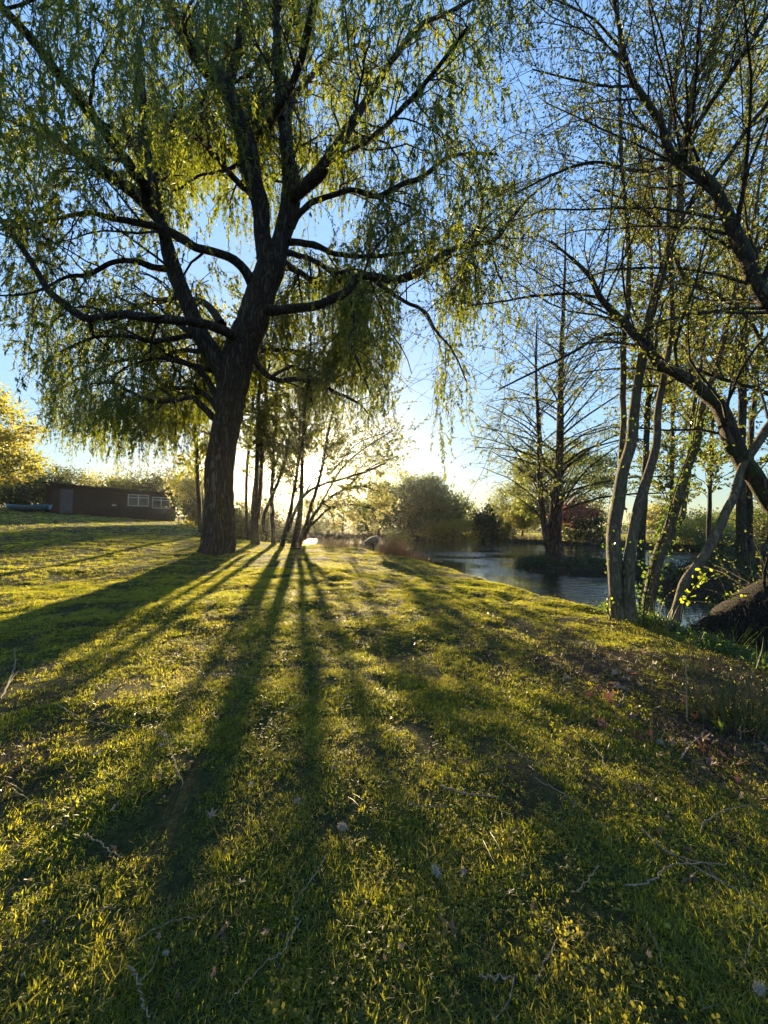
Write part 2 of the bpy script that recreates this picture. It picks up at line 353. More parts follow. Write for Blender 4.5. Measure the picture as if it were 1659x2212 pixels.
b = N(nt, 'ShaderNodeBump'); b.inputs['Distance'].default_value = .03; nt.links.new(w3.outputs[0], b.inputs['Strength'])
nt.links.new(w2.outputs[0], b.inputs['Height']); nt.links.new(b.outputs[0], p.inputs['Normal']); nt.links.new(p.outputs[0], o.inputs[0])
wx, wy = np.meshgrid(np.linspace(-16, 62, 60), np.linspace(-4, 56, 60))
wv = np.stack([wx, wy, np.full_like(wx, WATER)], -1).reshape(-1, 3); q = (np.arange(59)[:, None] * 60 + np.arange(59)[None]).ravel()
wo = obj('pond_water', np_mesh('pond_water', wv, np.stack([q, q + 1, q + 61, q + 60], 1), m, smooth=True), kind='structure')
def gz(x, y): return float(height(np.array([x]), np.array([y]))[0])

# ------------------------------------------------------------------ scatter (geometry nodes, only for uncountable stuff)
def scatter(name, P, rot, scl, protos, label, **kw):
    me = bpy.data.meshes.new(name); n = len(P)
    me.vertices.add(n); me.vertices.foreach_set('co', np.ascontiguousarray(P, dtype=np.float32).ravel())
    a = me.attributes.new('rot', 'FLOAT_VECTOR', 'POINT'); a.data.foreach_set('vector', np.ascontiguousarray(rot, dtype=np.float32).ravel())
    a = me.attributes.new('scl', 'FLOAT', 'POINT'); a.data.foreach_set('value', np.ascontiguousarray(scl, dtype=np.float32))
    a = me.attributes.new('pick', 'INT', 'POINT'); a.data.foreach_set('value', rng.integers(0, len(protos), n).astype(np.int32))
    o = bpy.data.objects.new(name, me); col.objects.link(o)
    ng = bpy.data.node_groups.new(name, 'GeometryNodeTree')
    ng.interface.new_socket('Geometry', in_out='INPUT', socket_type='NodeSocketGeometry'); ng.interface.new_socket('Geometry', in_out='OUTPUT', socket_type='NodeSocketGeometry')
    gi = ng.nodes.new('NodeGroupInput'); go = ng.nodes.new('NodeGroupOutput'); ip = ng.nodes.new('GeometryNodeInstanceOnPoints'); ip.inputs['Pick Instance'].default_value = True
    jn = ng.nodes.new('GeometryNodeJoinGeometry')
    for pr in protos:
        oi = ng.nodes.new('GeometryNodeObjectInfo'); oi.inputs['Object'].default_value = pr; oi.inputs['As Instance'].default_value = True
        ng.links.new(oi.outputs['Geometry'], jn.inputs[0])
    def na(nm, ty):
        x = ng.nodes.new('GeometryNodeInputNamedAttribute'); x.data_type = ty; x.inputs['Name'].default_value = nm; return x.outputs['Attribute']
    e2r = ng.nodes.new('FunctionNodeEulerToRotation'); ng.links.new(na('rot', 'FLOAT_VECTOR'), e2r.inputs[0])
    ng.links.new(gi.outputs[0], ip.inputs['Points']); ng.links.new(jn.outputs[0], ip.inputs['Instance']); ng.links.new(na('pick', 'INT'), ip.inputs['Instance Index'])
    ng.links.new(e2r.outputs[0], ip.inputs['Rotation']); ng.links.new(na('scl', 'FLOAT'), ip.inputs['Scale']); ng.links.new(ip.outputs[0], go.inputs[0])
    md = o.modifiers.new('scatter', 'NODES'); md.node_group = ng
    return tag(o, label, kind='stuff', **kw)
def tuft(nb, h, wd, spread, lean, mat, segs=3):
    th = rng.uniform(0, 2 * np.pi, nb); rr = spread * np.sqrt(rng.uniform(0, 1, nb))
    base = np.stack([rr * np.cos(th), rr * np.sin(th), np.full(nb, -.004)], 1)
    ph = rng.uniform(0, 2 * np.pi, nb); ln = rng.uniform(.1, lean, nb); H = h * rng.uniform(.5, 1.15, nb)
    V, Fq = [], []; tq, tt = [], []
    face = ph + np.pi / 2 + rng.normal(0, .4, nb); S = np.stack([np.cos(face), np.sin(face), np.zeros(nb)], 1)
    D = np.stack([np.cos(ph), np.sin(ph), np.zeros(nb)], 1)
    for i in range(nb):
        o = len(V)
        for s in range(segs):
            t = s / segs; a = ln[i] * (.4 * t + .9 * t * t)
            c = base[i] + D[i] * H[i] * a + np.array([0, 0, H[i] * (t - .35 * ln[i] * t * t)])
            wv = wd * (1 - .55 * t) * .5; V += [c - S[i] * wv, c + S[i] * wv]
        t = 1; a = ln[i] * 1.3; V.append(base[i] + D[i] * H[i] * a + np.array([0, 0, H[i] * (1 - .35 * ln[i])]))
        for s in range(segs - 1): tq.append((o + 2 * s, o + 2 * s + 1, o + 2 * s + 3, o + 2 * s + 2))
        k = o + 2 * (segs - 1); tt.append((k, k + 1, o + 2 * segs))
    me = np_mesh('tuft', np.array(V), [np.array(tq), np.array(tt)], mat)
    return bpy.data.objects.new('tuft', me)
m, nt = mat_new('grass_blade'); o = N(nt, 'ShaderNodeOutputMaterial'); p = N(nt, 'ShaderNodeBsdfPrincipled'); t = N(nt, 'ShaderNodeBsdfTranslucent')
oi = N(nt, 'ShaderNodeObjectInfo'); gp = N(nt, 'ShaderNodeNewGeometry'); nz = noise(nt, .9, 3, gp.outputs['Position'])
ad = N(nt, 'ShaderNodeMath', operation='ADD'); nt.links.new(oi.outputs['Random'], ad.inputs[0]); nt.links.new(nz.outputs['Fac'], ad.inputs[1])
hf = N(nt, 'ShaderNodeMath', operation='MULTIPLY'); nt.links.new(ad.outputs[0], hf.inputs[0]); hf.inputs[1].default_value = .5
rc = ramp(nt, hf.outputs[0], [(.15, (.03, .05, .012)), (.42, (.055, .08, .016)), (.66, (.08, .10, .022)), (.82, (.14, .115, .05))])
rt = ramp(nt, hf.outputs[0], [(.15, (.28, .38, .02)), (.42, (.58, .60, .03)), (.66, (.78, .70, .045)), (.82, (.66, .50, .14))])
p.inputs['Roughness'].default_value = .5; p.inputs['Specular IOR Level'].default_value = .4
mx = N(nt, 'ShaderNodeMixShader'); mx.inputs[0].default_value = .56
nt.links.new(rc.outputs[0], p.inputs['Base Color']); nt.links.new(rt.outputs[0], t.inputs[0]); nt.links.new(p.outputs[0], mx.inputs[1]); nt.links.new(t.outputs[0], mx.inputs[2]); nt.links.new(mx.outputs[0], o.inputs[0])
M_GRASS = m
tufts = [tuft(20, .022, .003, .035, 1.9, M_GRASS) for _ in range(6)] + [tuft(7, .036, .0028, .04, 1.4, M_GRASS)] + [tuft(14, .017, .0055, .03, 1.5, M_GRASS) for _ in range(4)]
def wedge(n, r0, r1, pw, a0=-58, a1=56):
    u = rng.uniform(0, 1, n); r = r0 * (r1 / r0) ** u if pw == 2 else np.sqrt(r0 ** 2 + u * (r1 ** 2 - r0 ** 2))
    th = np.radians(rng.uniform(a0, a1, n)); return r * np.sin(th), r * np.cos(th)
gxs, gys, gsc = [], [], []
for n, r0, r1, s in ((38000, .55, 3.2, 1.0), (74000, 3.2, 9, 1.05), (60000, 9, 20, 1.5), (38000, 20, 46, 2.5)):
    x, y = wedge(n, r0, r1, 1); gxs.append(x); gys.append(y); gsc.append(np.full(n, s))
gxs, gys, gsc = map(np.concatenate, (gxs, gys, gsc))
clump = vnoise(gxs, gys, .16, 21) * .5 + vnoise(gxs, gys, .5, 22) * .5
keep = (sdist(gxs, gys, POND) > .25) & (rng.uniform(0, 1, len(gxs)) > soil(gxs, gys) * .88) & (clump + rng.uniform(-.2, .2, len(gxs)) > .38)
gxs, gys, gsc, clump = gxs[keep], gys[keep], gsc[keep], clump[keep]
n = len(gxs); rot = np.stack([rng.normal(0, .18, n), rng.normal(0, .18, n), rng.uniform(0, 6.28, n)], 1)
scatter('grass', np.stack([gxs, gys, height(gxs, gys)], 1), rot, gsc * rng.uniform(.7, 1.25, n) * (.6 + .8 * clump), tufts, 'short mossy grass covering the lawn')
def clover(mat):
    V, Fq = [], []
    for _ in range(7):
        c = np.array([rng.normal(0, .022), rng.normal(0, .022), rng.uniform(.008, .024)]); a0 = rng.uniform(0, 6.28)
        for k in range(3):
            a = a0 + k * 2.094; d = np.array([np.cos(a), np.sin(a), rng.uniform(-.1, .5)]); s_ = np.array([-np.sin(a), np.cos(a), 0]); r_ = rng.uniform(.005, .009); o_ = len(V)
            V += [c, c + d * r_ * .6 + s_ * r_ * .45, c + d * r_ + s_ * r_ * .2, c + d * r_ - s_ * r_ * .2, c + d * r_ * .6 - s_ * r_ * .45]; Fq.append([o_, o_ + 1, o_ + 2, o_ + 3, o_ + 4])
    return bpy.data.objects.new('clover', np_mesh('clover', np.array(V), np.array(Fq), mat))
x, y = wedge(26000, .6, 8, 1); k = (vnoise(x, y, .42, 51) * .6 + vnoise(x, y, .13, 52) * .4 > .60) & (sdist(x, y, POND) > .4); x, y = x[k], y[k]; n = len(x)
scatter('clover_patches', np.stack([x, y, height(x, y) + .004], 1), np.stack([rng.normal(0, .25, n), rng.normal(0, .25, n), rng.uniform(0, 6.28, n)], 1), rng.uniform(.7, 1.4, n), [clover(M_GRASS) for _ in range(3)], 'small clover leaves among the grass')
litter = [tuft(5, .05, .0022, .05, 2.6, M_REED) for _ in range(2)] + [tuft(3, .035, .012, .04, 2.4, M_REED)]
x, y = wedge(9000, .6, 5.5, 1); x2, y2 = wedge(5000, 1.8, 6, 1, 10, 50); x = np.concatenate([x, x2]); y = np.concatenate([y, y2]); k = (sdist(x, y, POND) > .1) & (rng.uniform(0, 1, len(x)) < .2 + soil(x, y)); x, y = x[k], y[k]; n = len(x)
scatter('dry_litter', np.stack([x, y, height(x, y) + .004], 1), np.stack([rng.normal(0, .5, n), rng.normal(0, .5, n), rng.uniform(0, 6.28, n)], 1), rng.uniform(.5, 1.3, n), litter, 'dry brown grass stems and leaf scraps lying in the lawn')
# far field grass
x = rng.uniform(10, 90, 16000); y = rng.uniform(36, 130, 16000); k = sdist(x, y, POND) > 1; x, y = x[k], y[k]; n = len(x)
scatter('field_grass', np.stack([x, y, height(x, y)], 1), np.stack([np.zeros(n), np.zeros(n), rng.uniform(0, 6.28, n)], 1), rng.uniform(4, 6, n), tufts[:4], 'bright grass of the field beyond the pond')

# ------------------------------------------------------------------ generic background tree
def clumps(c, rad, n, shell=.45, zlow=-1):
    d = nrm(rng.normal(0, 1, (n, 3))); r = rng.uniform(shell, 1, n) ** .7
    d[:, 2] = np.where(d[:, 2] < zlow, -d[:, 2], d[:, 2])
    return np.asarray(c) + d * r[:, None] * np.asarray(rad)
def bush(name, base, h, rad, ncl, nl, size, mat, label, catg, trunk_r=.12, shell=.4, spread=.22, bark=None, group=None, ntr=1, lw=.6, crown_z=.55, zlow=-1, sun=0, lean=(0, 0), twigs=True):
    base = np.asarray(base, float)
    e = empty(name, base, label, catg, group); bark = bark or M_DARK_BARK
    c = base + np.array([lean[0], lean[1], h * crown_z]); rad = np.asarray(rad, float)
    C = clumps(c, rad, ncl, shell, zlow); C[:, 2] = np.maximum(C[:, 2], base[2] + .15)
    tops = []
    for k in range(ntr):
        off = np.array([rng.normal(0, .25), rng.normal(0, .25), 0]) * (ntr > 1)
        top = c + np.array([0, 0, rad[2] * .65]) + off * 4
        L = resample(np.array([[*(base + off - [0, 0, .2]), trunk_r], [*(base + off + (top - base) * .4 + rng.normal(0, .1, 3)), trunk_r * .7], [*top, trunk_r * .2]]), 12)
        tops.append(L); obj('trunk', barkmesh('trunk', L[:, :3], L[:, 3], bark, 8, flare=.4 if trunk_r > .15 else 0), e)
    if twigs:
        nb = min(ncl, 70); idx = rng.choice(ncl, nb, replace=False); BP = np.empty((nb, 7, 3)); BR = np.empty((nb, 7))
        for j, i in enumerate(idx):
            L = tops[j % ntr]; t = min(11, max(2, int(11 * np.clip((C[i, 2] - base[2]) / h * .75, .12, .9)))); s = L[t]
            mid = (s[:3] + C[i]) / 2 + rng.normal(0, .12, 3) * rad.min() * .4 + [0, 0, .06 * h]
            Q = resample(np.array([[*s[:3], 0], [*mid, 0], [*C[i], 0]]), 7)[:, :3]; BP[j] = Q; BR[j] = np.linspace(s[3] * .5, .012, 7)
        tw, tr = grow(BP, BR, nb * 8, .3, 1, rad.min() * .2, rad.min() * .5, (25, 70), k=4, rcap=.02)
        obj('branches', np_mesh('branches', *cat([tubes(BP, BR, 5), tubes(tw, tr, 3)]), bark, smooth=True), e)
    i = rng.integers(0, ncl, nl); P = C[i] + rng.normal(0, 1, (nl, 3)) * rad * spread * rng.uniform(.5, 1, ncl)[i][:, None]
    P[:, 2] = np.maximum(P[:, 2], base[2] + .03)
    tint = np.clip(rng.uniform(0, 1, ncl)[i] * .5 + rng.uniform(0, .5, nl), 0, 1)
    size = size * 1.25
    leaves(P, rng.normal(0, 1, (nl, 3)), size * rng.uniform(.6, 1.3, nl), size * lw * rng.uniform(.7, 1.2, nl), 'crown', mat, parent=e, tint=tint)
    return e

# ------------------------------------------------------------------ the big willow
WD = 12.0
wb = at(470, 1197, WD); wb[2] = gz(wb[0], wb[1])
willow = empty('weeping_willow', wb, 'huge weeping willow with forked trunk and hanging leafy strands on the lawn', 'willow tree')
trunk_px = [(466, 1212, 88), (469, 1190, 82), (472, 1150, 76), (474, 1080, 72), (475, 1000, 72), (484, 940, 72), (494, 900, 71), (500, 850, 76), (508, 800, 84), (522, 750, 84), (545, 695, 82), (562, 640, 78), (580, 590, 74), (590, 560, 62)]
P, r = trace(trunk_px, WD, 44, 0); r = r * .88; obj('trunk', barkmesh('trunk', P, r, M_WILLOW_BARK, 40, flare=.22, rough=.022), willow)
LIMBS = [
 ([(500, 830, 60), (478, 790, 46), (437, 733, 39), (404, 653, 35), (375, 577, 32), (358, 518, 28), (344, 455, 28), (330, 382, 27), (312, 312, 24), (309, 243, 21), (309, 205, 17), (300, 120, 12), (310, 40, 8)], -.6),
 ([(350, 480, 26), (302, 427, 29), (243, 382, 27), (174, 333, 22), (115, 306, 16), (60, 275, 12), (-20, 250, 8)], -1.2),
 ([(582, 600, 50), (567, 507, 38), (562, 440, 38), (550, 403, 38), (541, 347, 42), (531, 300, 42), (514, 261, 38), (486, 181, 37), (452, 139, 34), (405, 80, 28), (370, 30, 18), (340, -40, 10)], -.5),
 ([(492, 190, 30), (514, 104, 25), (531, 35, 22), (545, -60, 16)], .3),
 ([(590, 590, 52), (608, 520, 42), (617, 486, 43), (630, 415, 44), (622, 347, 31), (612, 243, 30), (603, 175, 25), (600, 120, 22), (598, 35, 17), (600, -50, 12)], .2),
 ([(628, 430, 36), (650, 410, 36), (685, 382, 35), (713, 340, 31), (744, 295, 27), (775, 243, 22), (814, 181, 18), (866, 104, 16), (918, 52, 14), (987, 17, 12), (1060, -30, 8)], -.8),
 ([(606, 160, 18), (570, 120, 16), (540, 160, 12), (500, 180, 9)], .5),
 ([(630, 490, 20), (640, 469, 17), (675, 438, 15), (727, 420, 14), (762, 410, 14), (814, 424, 13), (866, 399, 13), (918, 379, 12), (960, 344, 11), (1005, 333, 9), (1074, 333, 7)], -.3),
 ([(575, 668, 30), (600, 671, 24), (640, 664, 22), (685, 660, 20), (727, 640, 20), (758, 625, 18), (775, 598, 18), (814, 598, 19), (859, 605, 19), (894, 594, 18), (929, 573, 17), (956, 549, 15), (1005, 532, 13), (1060, 521, 11), (1091, 490, 9), (1140, 430, 6), (1190, 390, 4)], -1.0),
 ([(1012, 527, 8), (1036, 473, 8), (1039, 403, 6), (1010, 340, 4)], -1.9),
 ([(805, 602, 12), (835, 625, 10), (866, 647, 9), (918, 674, 8), (942, 716, 6), (980, 761, 5), (1010, 830, 3)], -1.5),
 ([(752, 628, 10), (768, 681, 8), (758, 740, 7), (775, 786, 5), (800, 850, 3)], -1.2),
 ([(1060, 524, 8), (1066, 560, 6), (1080, 600, 5), (1110, 650, 3)], -1.7),
 ([(615, 545, 18), (640, 550, 13), (675, 563, 12), (713, 587, 9), (760, 640, 6), (800, 720, 4)], .8),
 ([(620, 522, 20), (640, 524, 17), (685, 532, 15), (727, 549, 12), (814, 553, 10), (900, 542, 8), (960, 540, 6)], .6),
 ([(545, 770, 16), (587, 817, 12), (640, 820, 11), (685, 827, 10), (727, 848, 8), (775, 872, 5), (800, 900, 3)], 1.0),
 ([(587, 815, 9), (610, 800, 8), (640, 792, 7), (690, 820, 5), (740, 810, 3)], 1.4),
 ([(552, 640, 26), (538, 598, 22), (503, 560, 20), (451, 542, 20), (417, 532, 19), (382, 507, 19), (323, 487, 18), (243, 471, 15), (191, 459, 12), (139, 469, 10), (69, 485, 8), (-20, 500, 5)], -1.0),
 ([(525, 745, 26), (503, 723, 22), (451, 702, 20), (399, 693, 20), (330, 688, 20), (260, 678, 19), (191, 688, 18), (149, 664, 16), (104, 625, 15), (52, 542, 13), (0, 473, 12), (-60, 400, 9)], -1.6),
 ([(430, 722, 16), (399, 727, 13), (333, 737, 12), (278, 726, 9), (200, 730, 6), (130, 760, 4)], -.8),
 ([(372, 580, 20), (330, 580, 16), (306, 566, 15), (243, 566, 13), (191, 594, 12), (149, 597, 9), (69, 632, 7), (-20, 640, 4)], -.9),
 ([(470, 905, 18), (455, 896, 15), (417, 858, 12), (392, 865, 10), (323, 865, 9), (278, 844, 7), (243, 827, 5), (190, 830, 3)], -.4),
 ([(455, 800, 12), (400, 785, 9), (340, 775, 7), (280, 790, 5), (220, 830, 3)], .6),
 ([(470, 160, 14), (440, 210, 11), (410, 260, 9), (400, 330, 7)], -1.1),
 ([(556, 430, 16), (510, 390, 14), (450, 320, 12), (400, 260, 10), (392, 200, 8)], -1.5),
 ([(535, 350, 18), (480, 370, 9), (430, 380, 8), (380, 410, 6), (330, 400, 4)], -.3),
 # limbs reaching towards and away from the camera, over the frame's top
 ([(500, 220, 26), (420, 120, 24, -1.0), (330, -60, 24, -3.0), (200, -350, 20, -5.0), (60, -700, 14, -6.5)], -.6),
 ([(560, 300, 22), (640, 160, 20, -1.5), (700, -100, 18, -3.0), (760, -400, 14, -4.5)], -.8),
 ([(340, 440, 24), (260, 330, 22, -1.5), (120, 150, 20, -3.5), (-60, -60, 16, -5.0)], -.8),
 ([(610, 260, 20), (650, 190, 17, 1.5), (720, 120, 14, 3.5), (800, 90, 9, 5.0)], .5),
 ([(540, 400, 20), (500, 330, 16, 1.5), (430, 290, 13, 3.5), (330, 300, 9, 5.0)], .5),
 ([(600, 560, 20), (650, 590, 14, 1.5), (720, 640, 11, 3.5), (800, 660, 7, 5.0)], .8),
 ([(480, 700, 18), (430, 650, 14, 1.5), (340, 650, 11, 3.5), (230, 690, 7, 5.5)], .5),
 ([(478, 880, 16), (430, 800, 14, 1.5), (340, 770, 11, 3.0), (230, 790, 8, 4.0), (110, 850, 5, 5.0)], .3),
 ([(476, 900, 14), (440, 850, 12, 2.0), (370, 840, 9, 4.0), (280, 870, 7, 5.5), (190, 930, 4, 6.5)], .4),
 ([(440, 740, 14), (350, 690, 12, 2.0), (220, 720, 9, 4.0), (100, 780, 6, 5.0)], .3),
 ([(520, 820, 14), (560, 760, 12, 2.0), (640, 760, 9, 3.5), (740, 800, 6, 4.5)], .3),
 ([(440, 760, 12), (380, 760, 10, 2.5), (330, 800, 8, 4.0), (400, 880, 5, 5.0)], .3),
 ([(700, 360, 18), (800, 300, 14, -1.5), (900, 200, 12, -3.0), (1010, 60, 9, -4.0)], -.8),
]
LP, LR = [], []
for pts, dd in LIMBS:
    q = [(p[0], p[1], p[2], (p[3] if len(p) > 3 else 0) + dd * min(1, k / 3)) for k, p in enumerate(pts)]
    P, r = trace(q, WD, 24); LP.append(P); LR.append(r)
    obj('limb', barkmesh('limb', P, r, M_WILLOW_BARK, 14 if r.max() > .12 else 9, rough=.03), willow)
LP, LR = np.array(LP), np.array(LR)
wl = np.linalg.norm(np.diff(LP, axis=1), axis=2).sum(1)
B1, R1 = grow(LP, LR, 540, .22, 1, 1.0, 3.2, (35, 85), bias=(0, 0, .25), grav=.25, wob=.2, k=8, rk=.38, rmin=.006, rcap=.045, weights=wl)
B2, R2 = grow(B1, R1, 5600, .15, 1, .5, 1.7, (30, 85), bias=(0, 0, .05), grav=.9, wob=.28, k=6, rk=.5, rmin=.006, rcap=.016)
def lowedge(px):
    return np.interp(px, [-200, 0, 60, 110, 200, 300, 380, 430, 520, 600, 700, 760, 830, 870, 885, 900, 930, 1000, 1060, 1090, 1140, 1200, 1500],
                    [760, 770, 800, 960, 1000, 1045, 1040, 1010, 930, 950, 930, 960, 900, 850, 640, 620, 960, 1000, 1030, 860, 600, 480, 200])
allB = np.concatenate([B2[:, :6]]); 
S, SR = grow(B2, R2, 20000, .1, 1, .25, 1.5, (40, 90), bias=(0, 0, -.6), grav=3.2, wob=.10, k=6, rk=.5, rmin=.0028, rcap=.004)
S2, SR2 = grow(B1, R1, 2200, .2, 1, .5, 2.0, (40, 90), bias=(0, 0, -.6), grav=3.2, wob=.10, k=6, rk=.3, rmin=.0028, rcap=.004)
bx_, by_, _ = proj(B1[:, -1]); lowk = (by_ > 680) & (by_ < 940) & (bx_ > 0) & (bx_ < 860)
S3, SR3 = grow(B1[lowk], R1[lowk], 1100, .3, 1, 1.0, 2.6, (40, 90), bias=(0, 0, -.6), grav=3.2, wob=.10, k=6, rk=.3, rmin=.0028, rcap=.004)
S = np.concatenate([S, S2, S3]); SR = np.concatenate([SR, SR2, SR3])
def maskS(S):
    px, py, zz = proj(S[:, -1]); bx, by, _ = proj(S[:, 0])
    ok = (py < lowedge(px) + rng.normal(-10, 50, len(px))) & (zz > 1.3)
    g = ((np.abs(px - 905) < 38) & (py > 610) & (py < 960)); ok &= ~g
    g = (np.hypot((px - 660) / 75, (py - 1010) / 60) < 1); ok &= ~g
    ok &= ~((px > 1120) & (py > 300) & (rng.uniform(0, 1, len(px)) < .6)) & (S[:, -1, 2] > 1.9)
    mid = S.mean(1); ok &= ~((mid[:, 1] < 11.7) & (mid[:, 1] > 6) & (px > 120) & (py < 900) & (rng.uniform(0, 1, len(px)) < .72))
    ok &= ~((py > 540) & (py < 900) & (px < 430) & (rng.uniform(0, 1, len(px)) < .66))
    ok &= ~((px < -260) | (px > 1330) | (py < -330))
    return ok
k = maskS(S); S, SR = S[k], SR[k]
k2 = (proj(B2[:, -1])[1] < lowedge(proj(B2[:, -1])[0]) - 10) & ~((proj(B2[:, -1])[1] > 520) & (proj(B2[:, -1])[0] < 430) & (rng.uniform(0, 1, len(B2)) < .45)); B2, R2 = B2[k2], R2[k2]
obj('branches', np_mesh('branches', *cat([tubes(B1, R1, 5), tubes(B2, R2, 3)]), M_WILLOW_BARK, smooth=True), willow, kind='stuff')
obj('hanging_twigs', np_mesh('hanging_twigs', *tubes(S, SR, 3), M_TWIG), willow, kind='stuff')
def along(S, per, drop=0.0):
    n, k, _ = S.shape; t = rng.uniform(.08, 1, (n, per)) * (k - 1); a = np.minimum(t.astype(int), k - 2); f = (t - a)[..., None]
    i = np.arange(n)[:, None]; P = S[i, a] * (1 - f) + S[i, a + 1] * f; T = nrm(S[i, a + 1] - S[i, a])
    return P.reshape(-1, 3), T.reshape(-1, 3)
cl = np.array([.25 + 1.5 * vnoise(a_, b_, 1.3, 41) * vnoise(b_, c_, 1.1, 42) * 2 for a_, b_, c_ in [S[:, 0].T]])[0]; SL = S[rng.uniform(0, 1, len(S)) < cl + .12]
LC, LT = along(SL, 32)
n = len(LC); LD = nrm(LT * .8 + rng.normal(0, .5, (n, 3)) + np.array([0, 0, -.45]))
pxl, pyl, zl = proj(LC); kk = (zl > 1.2); LC, LD = LC[kk], LD[kk]; n = len(LC)
tw_ = np.clip(.5 + .25 * rng.normal(0, 1, n), 0, 1)
leaves(LC, LD, rng.uniform(.09, .16, n), rng.uniform(.027, .042, n), 'crown', M_WILLOW_LEAF, parent=willow, tint=tw_, kind='stuff')
print('willow strands', len(S), 'leaves', n)

# ------------------------------------------------------------------ trees on the right bank
def multi(name, label, catg, base, stems, bark, D, n1, n2, nl, lsz, lmat, sides=12, up=.35, l1=(.8, 2.6), l2=(.3, 1.1), t0=.3, group=None, part='stem', ymin=-300, flare=0, lw=.75, grav=.1, leafz=-9):
    e = empty(name, base, label, catg, group); PP, RR = [], []
    for pts in stems:
        P, r = trace(pts, D, 24); PP.append(P); RR.append(r)
        fr = name == 'fallen_willow' and r.max() > .28
        obj(part, barkmesh(part, P, r, M_ROOT_BARK if fr else bark, 30 if fr else sides, flare=flare, rough=.015 if fr else .035), e)
    PP, RR = np.array(PP), np.array(RR)
    b1, r1 = grow(PP, RR, n1, t0, 1, *l1, (30, 75), bias=(0, 0, up), grav=grav, wob=.12, k=7, rk=.3, rmin=.004, rcap=.022)
    b2, r2 = grow(b1, r1, n2, .15, 1, *l2, (25, 70), bias=(0, 0, up * .4), grav=grav * 2, wob=.15, k=5, rk=.5, rmin=.0022, rcap=.006)
    k = proj(b1[:, -1])[2] > 1.6; b1, r1 = b1[k], r1[k]; k = proj(b2[:, -1])[2] > 1.6; b2, r2 = b2[k], r2[k]
    obj('branches', np_mesh('branches', *cat([tubes(b1, r1, 5), tubes(b2, r2, 3)]), bark, smooth=True), e, kind='stuff')
    C, T = along(b2, max(1, nl // max(1, len(b2)))); k = suncull(C, rng.normal(30, 8, len(C))) & (C[:, 2] > leafz) & (rng.uniform(0, 1, len(C)) < .9); C, T = C[k], T[k]
    leaves(C, T + rng.normal(0, .7, C.shape), lsz * rng.uniform(.6, 1.25, len(C)), lsz * lw * rng.uniform(.7, 1.1, len(C)), 'crown', lmat, parent=e, kind='stuff')
    return e, PP, RR
cb = at(1370, 1345, 5.8); cb[2] = gz(cb[0], cb[1])
cop, CP, CR = multi('coppiced_alder', 'clump of pale smooth stems rising from one base at the water edge', 'tree', cb, [
 [(1338, 1350, 44), (1333, 1313, 34), (1328, 1228, 34), (1326, 1143, 32), (1338, 1058, 28), (1353, 990, 25), (1367, 939, 25), (1370, 869, 22), (1384, 801, 22), (1394, 733, 23), (1411, 665, 22), (1418, 624, 20), (1435, 580, 19), (1452, 512, 18), (1465, 476, 18), (1472, 391, 18), (1479, 323, 17), (1493, 204, 17), (1503, 163, 16), (1530, 119, 14), (1551, 34, 11), (1560, -60, 8)],
 [(1340, 1100, 22, .15), (1342, 1000, 16, .25), (1345, 922, 14, .3), (1348, 767, 14, .3), (1357, 631, 12, .3), (1357, 529, 11, .3), (1348, 400, 9, .3), (1340, 306, 8, .3), (1338, 136, 7, .3), (1335, 0, 5, .3)],
 [(1364, 1352, 36, -.1), (1360, 1330, 30, -.1), (1360, 1245, 27, -.1), (1367, 1160, 25, -.1), (1384, 1075, 24, -.1), (1411, 990, 21, -.1), (1419, 922, 18, -.1), (1426, 852, 16, -.1), (1442, 784, 14), (1452, 699, 13), (1450, 597, 13), (1445, 476, 12), (1448, 374, 12), (1446, 300, 11), (1455, 204, 10), (1469, 119, 9), (1493, 0, 8), (1510, -80, 5)],
 [(1396, 1345, 36, .25), (1401, 1313, 30, .25), (1418, 1228, 28, .25), (1438, 1167, 27, .25), (1455, 1126, 25, .25), (1469, 1058, 22, .2), (1486, 1007, 20, .2), (1506, 956, 18, .2), (1520, 869, 16, .2), (1550, 784, 14, .2), (1571, 699, 13, .2), (1588, 631, 12, .2), (1605, 580, 11, .2), (1622, 512, 10, .2), (1640, 400, 8, .2), (1665, 250, 6, .2)],
 [(1442, 1175, 16, .4), (1462, 1135, 17, .45), (1478, 1090, 14, .5), (1487, 1020, 11, .5), (1493, 920, 10, .5), (1512, 800, 8, .5), (1530, 650, 6, .5)],
], M_PALE_BARK, 5.8, 120, 1500, 22000, .042, M_SMALL_LEAF, sides=16, up=.5, t0=.48)
lb = at(1468, 1358, 5.4); lb[2] = gz(lb[0], lb[1])
lean, _, _ = multi('leaning_alder', 'slender pale stem leaning to the right across the dark trunk', 'tree', lb, [
 [(1458, 1370, 30), (1462, 1347, 26), (1476, 1272, 25), (1503, 1228, 25), (1537, 1177, 24), (1564, 1119, 22), (1588, 1058, 20), (1602, 1014, 19), (1625, 976, 20), (1653, 932, 21), (1700, 870, 18), (1760, 780, 14), (1800, 640, 9)],
], M_PALE_BARK, 5.4, 24, 200, 4000, .045, M_SMALL_LEAF, sides=16, t0=.6)
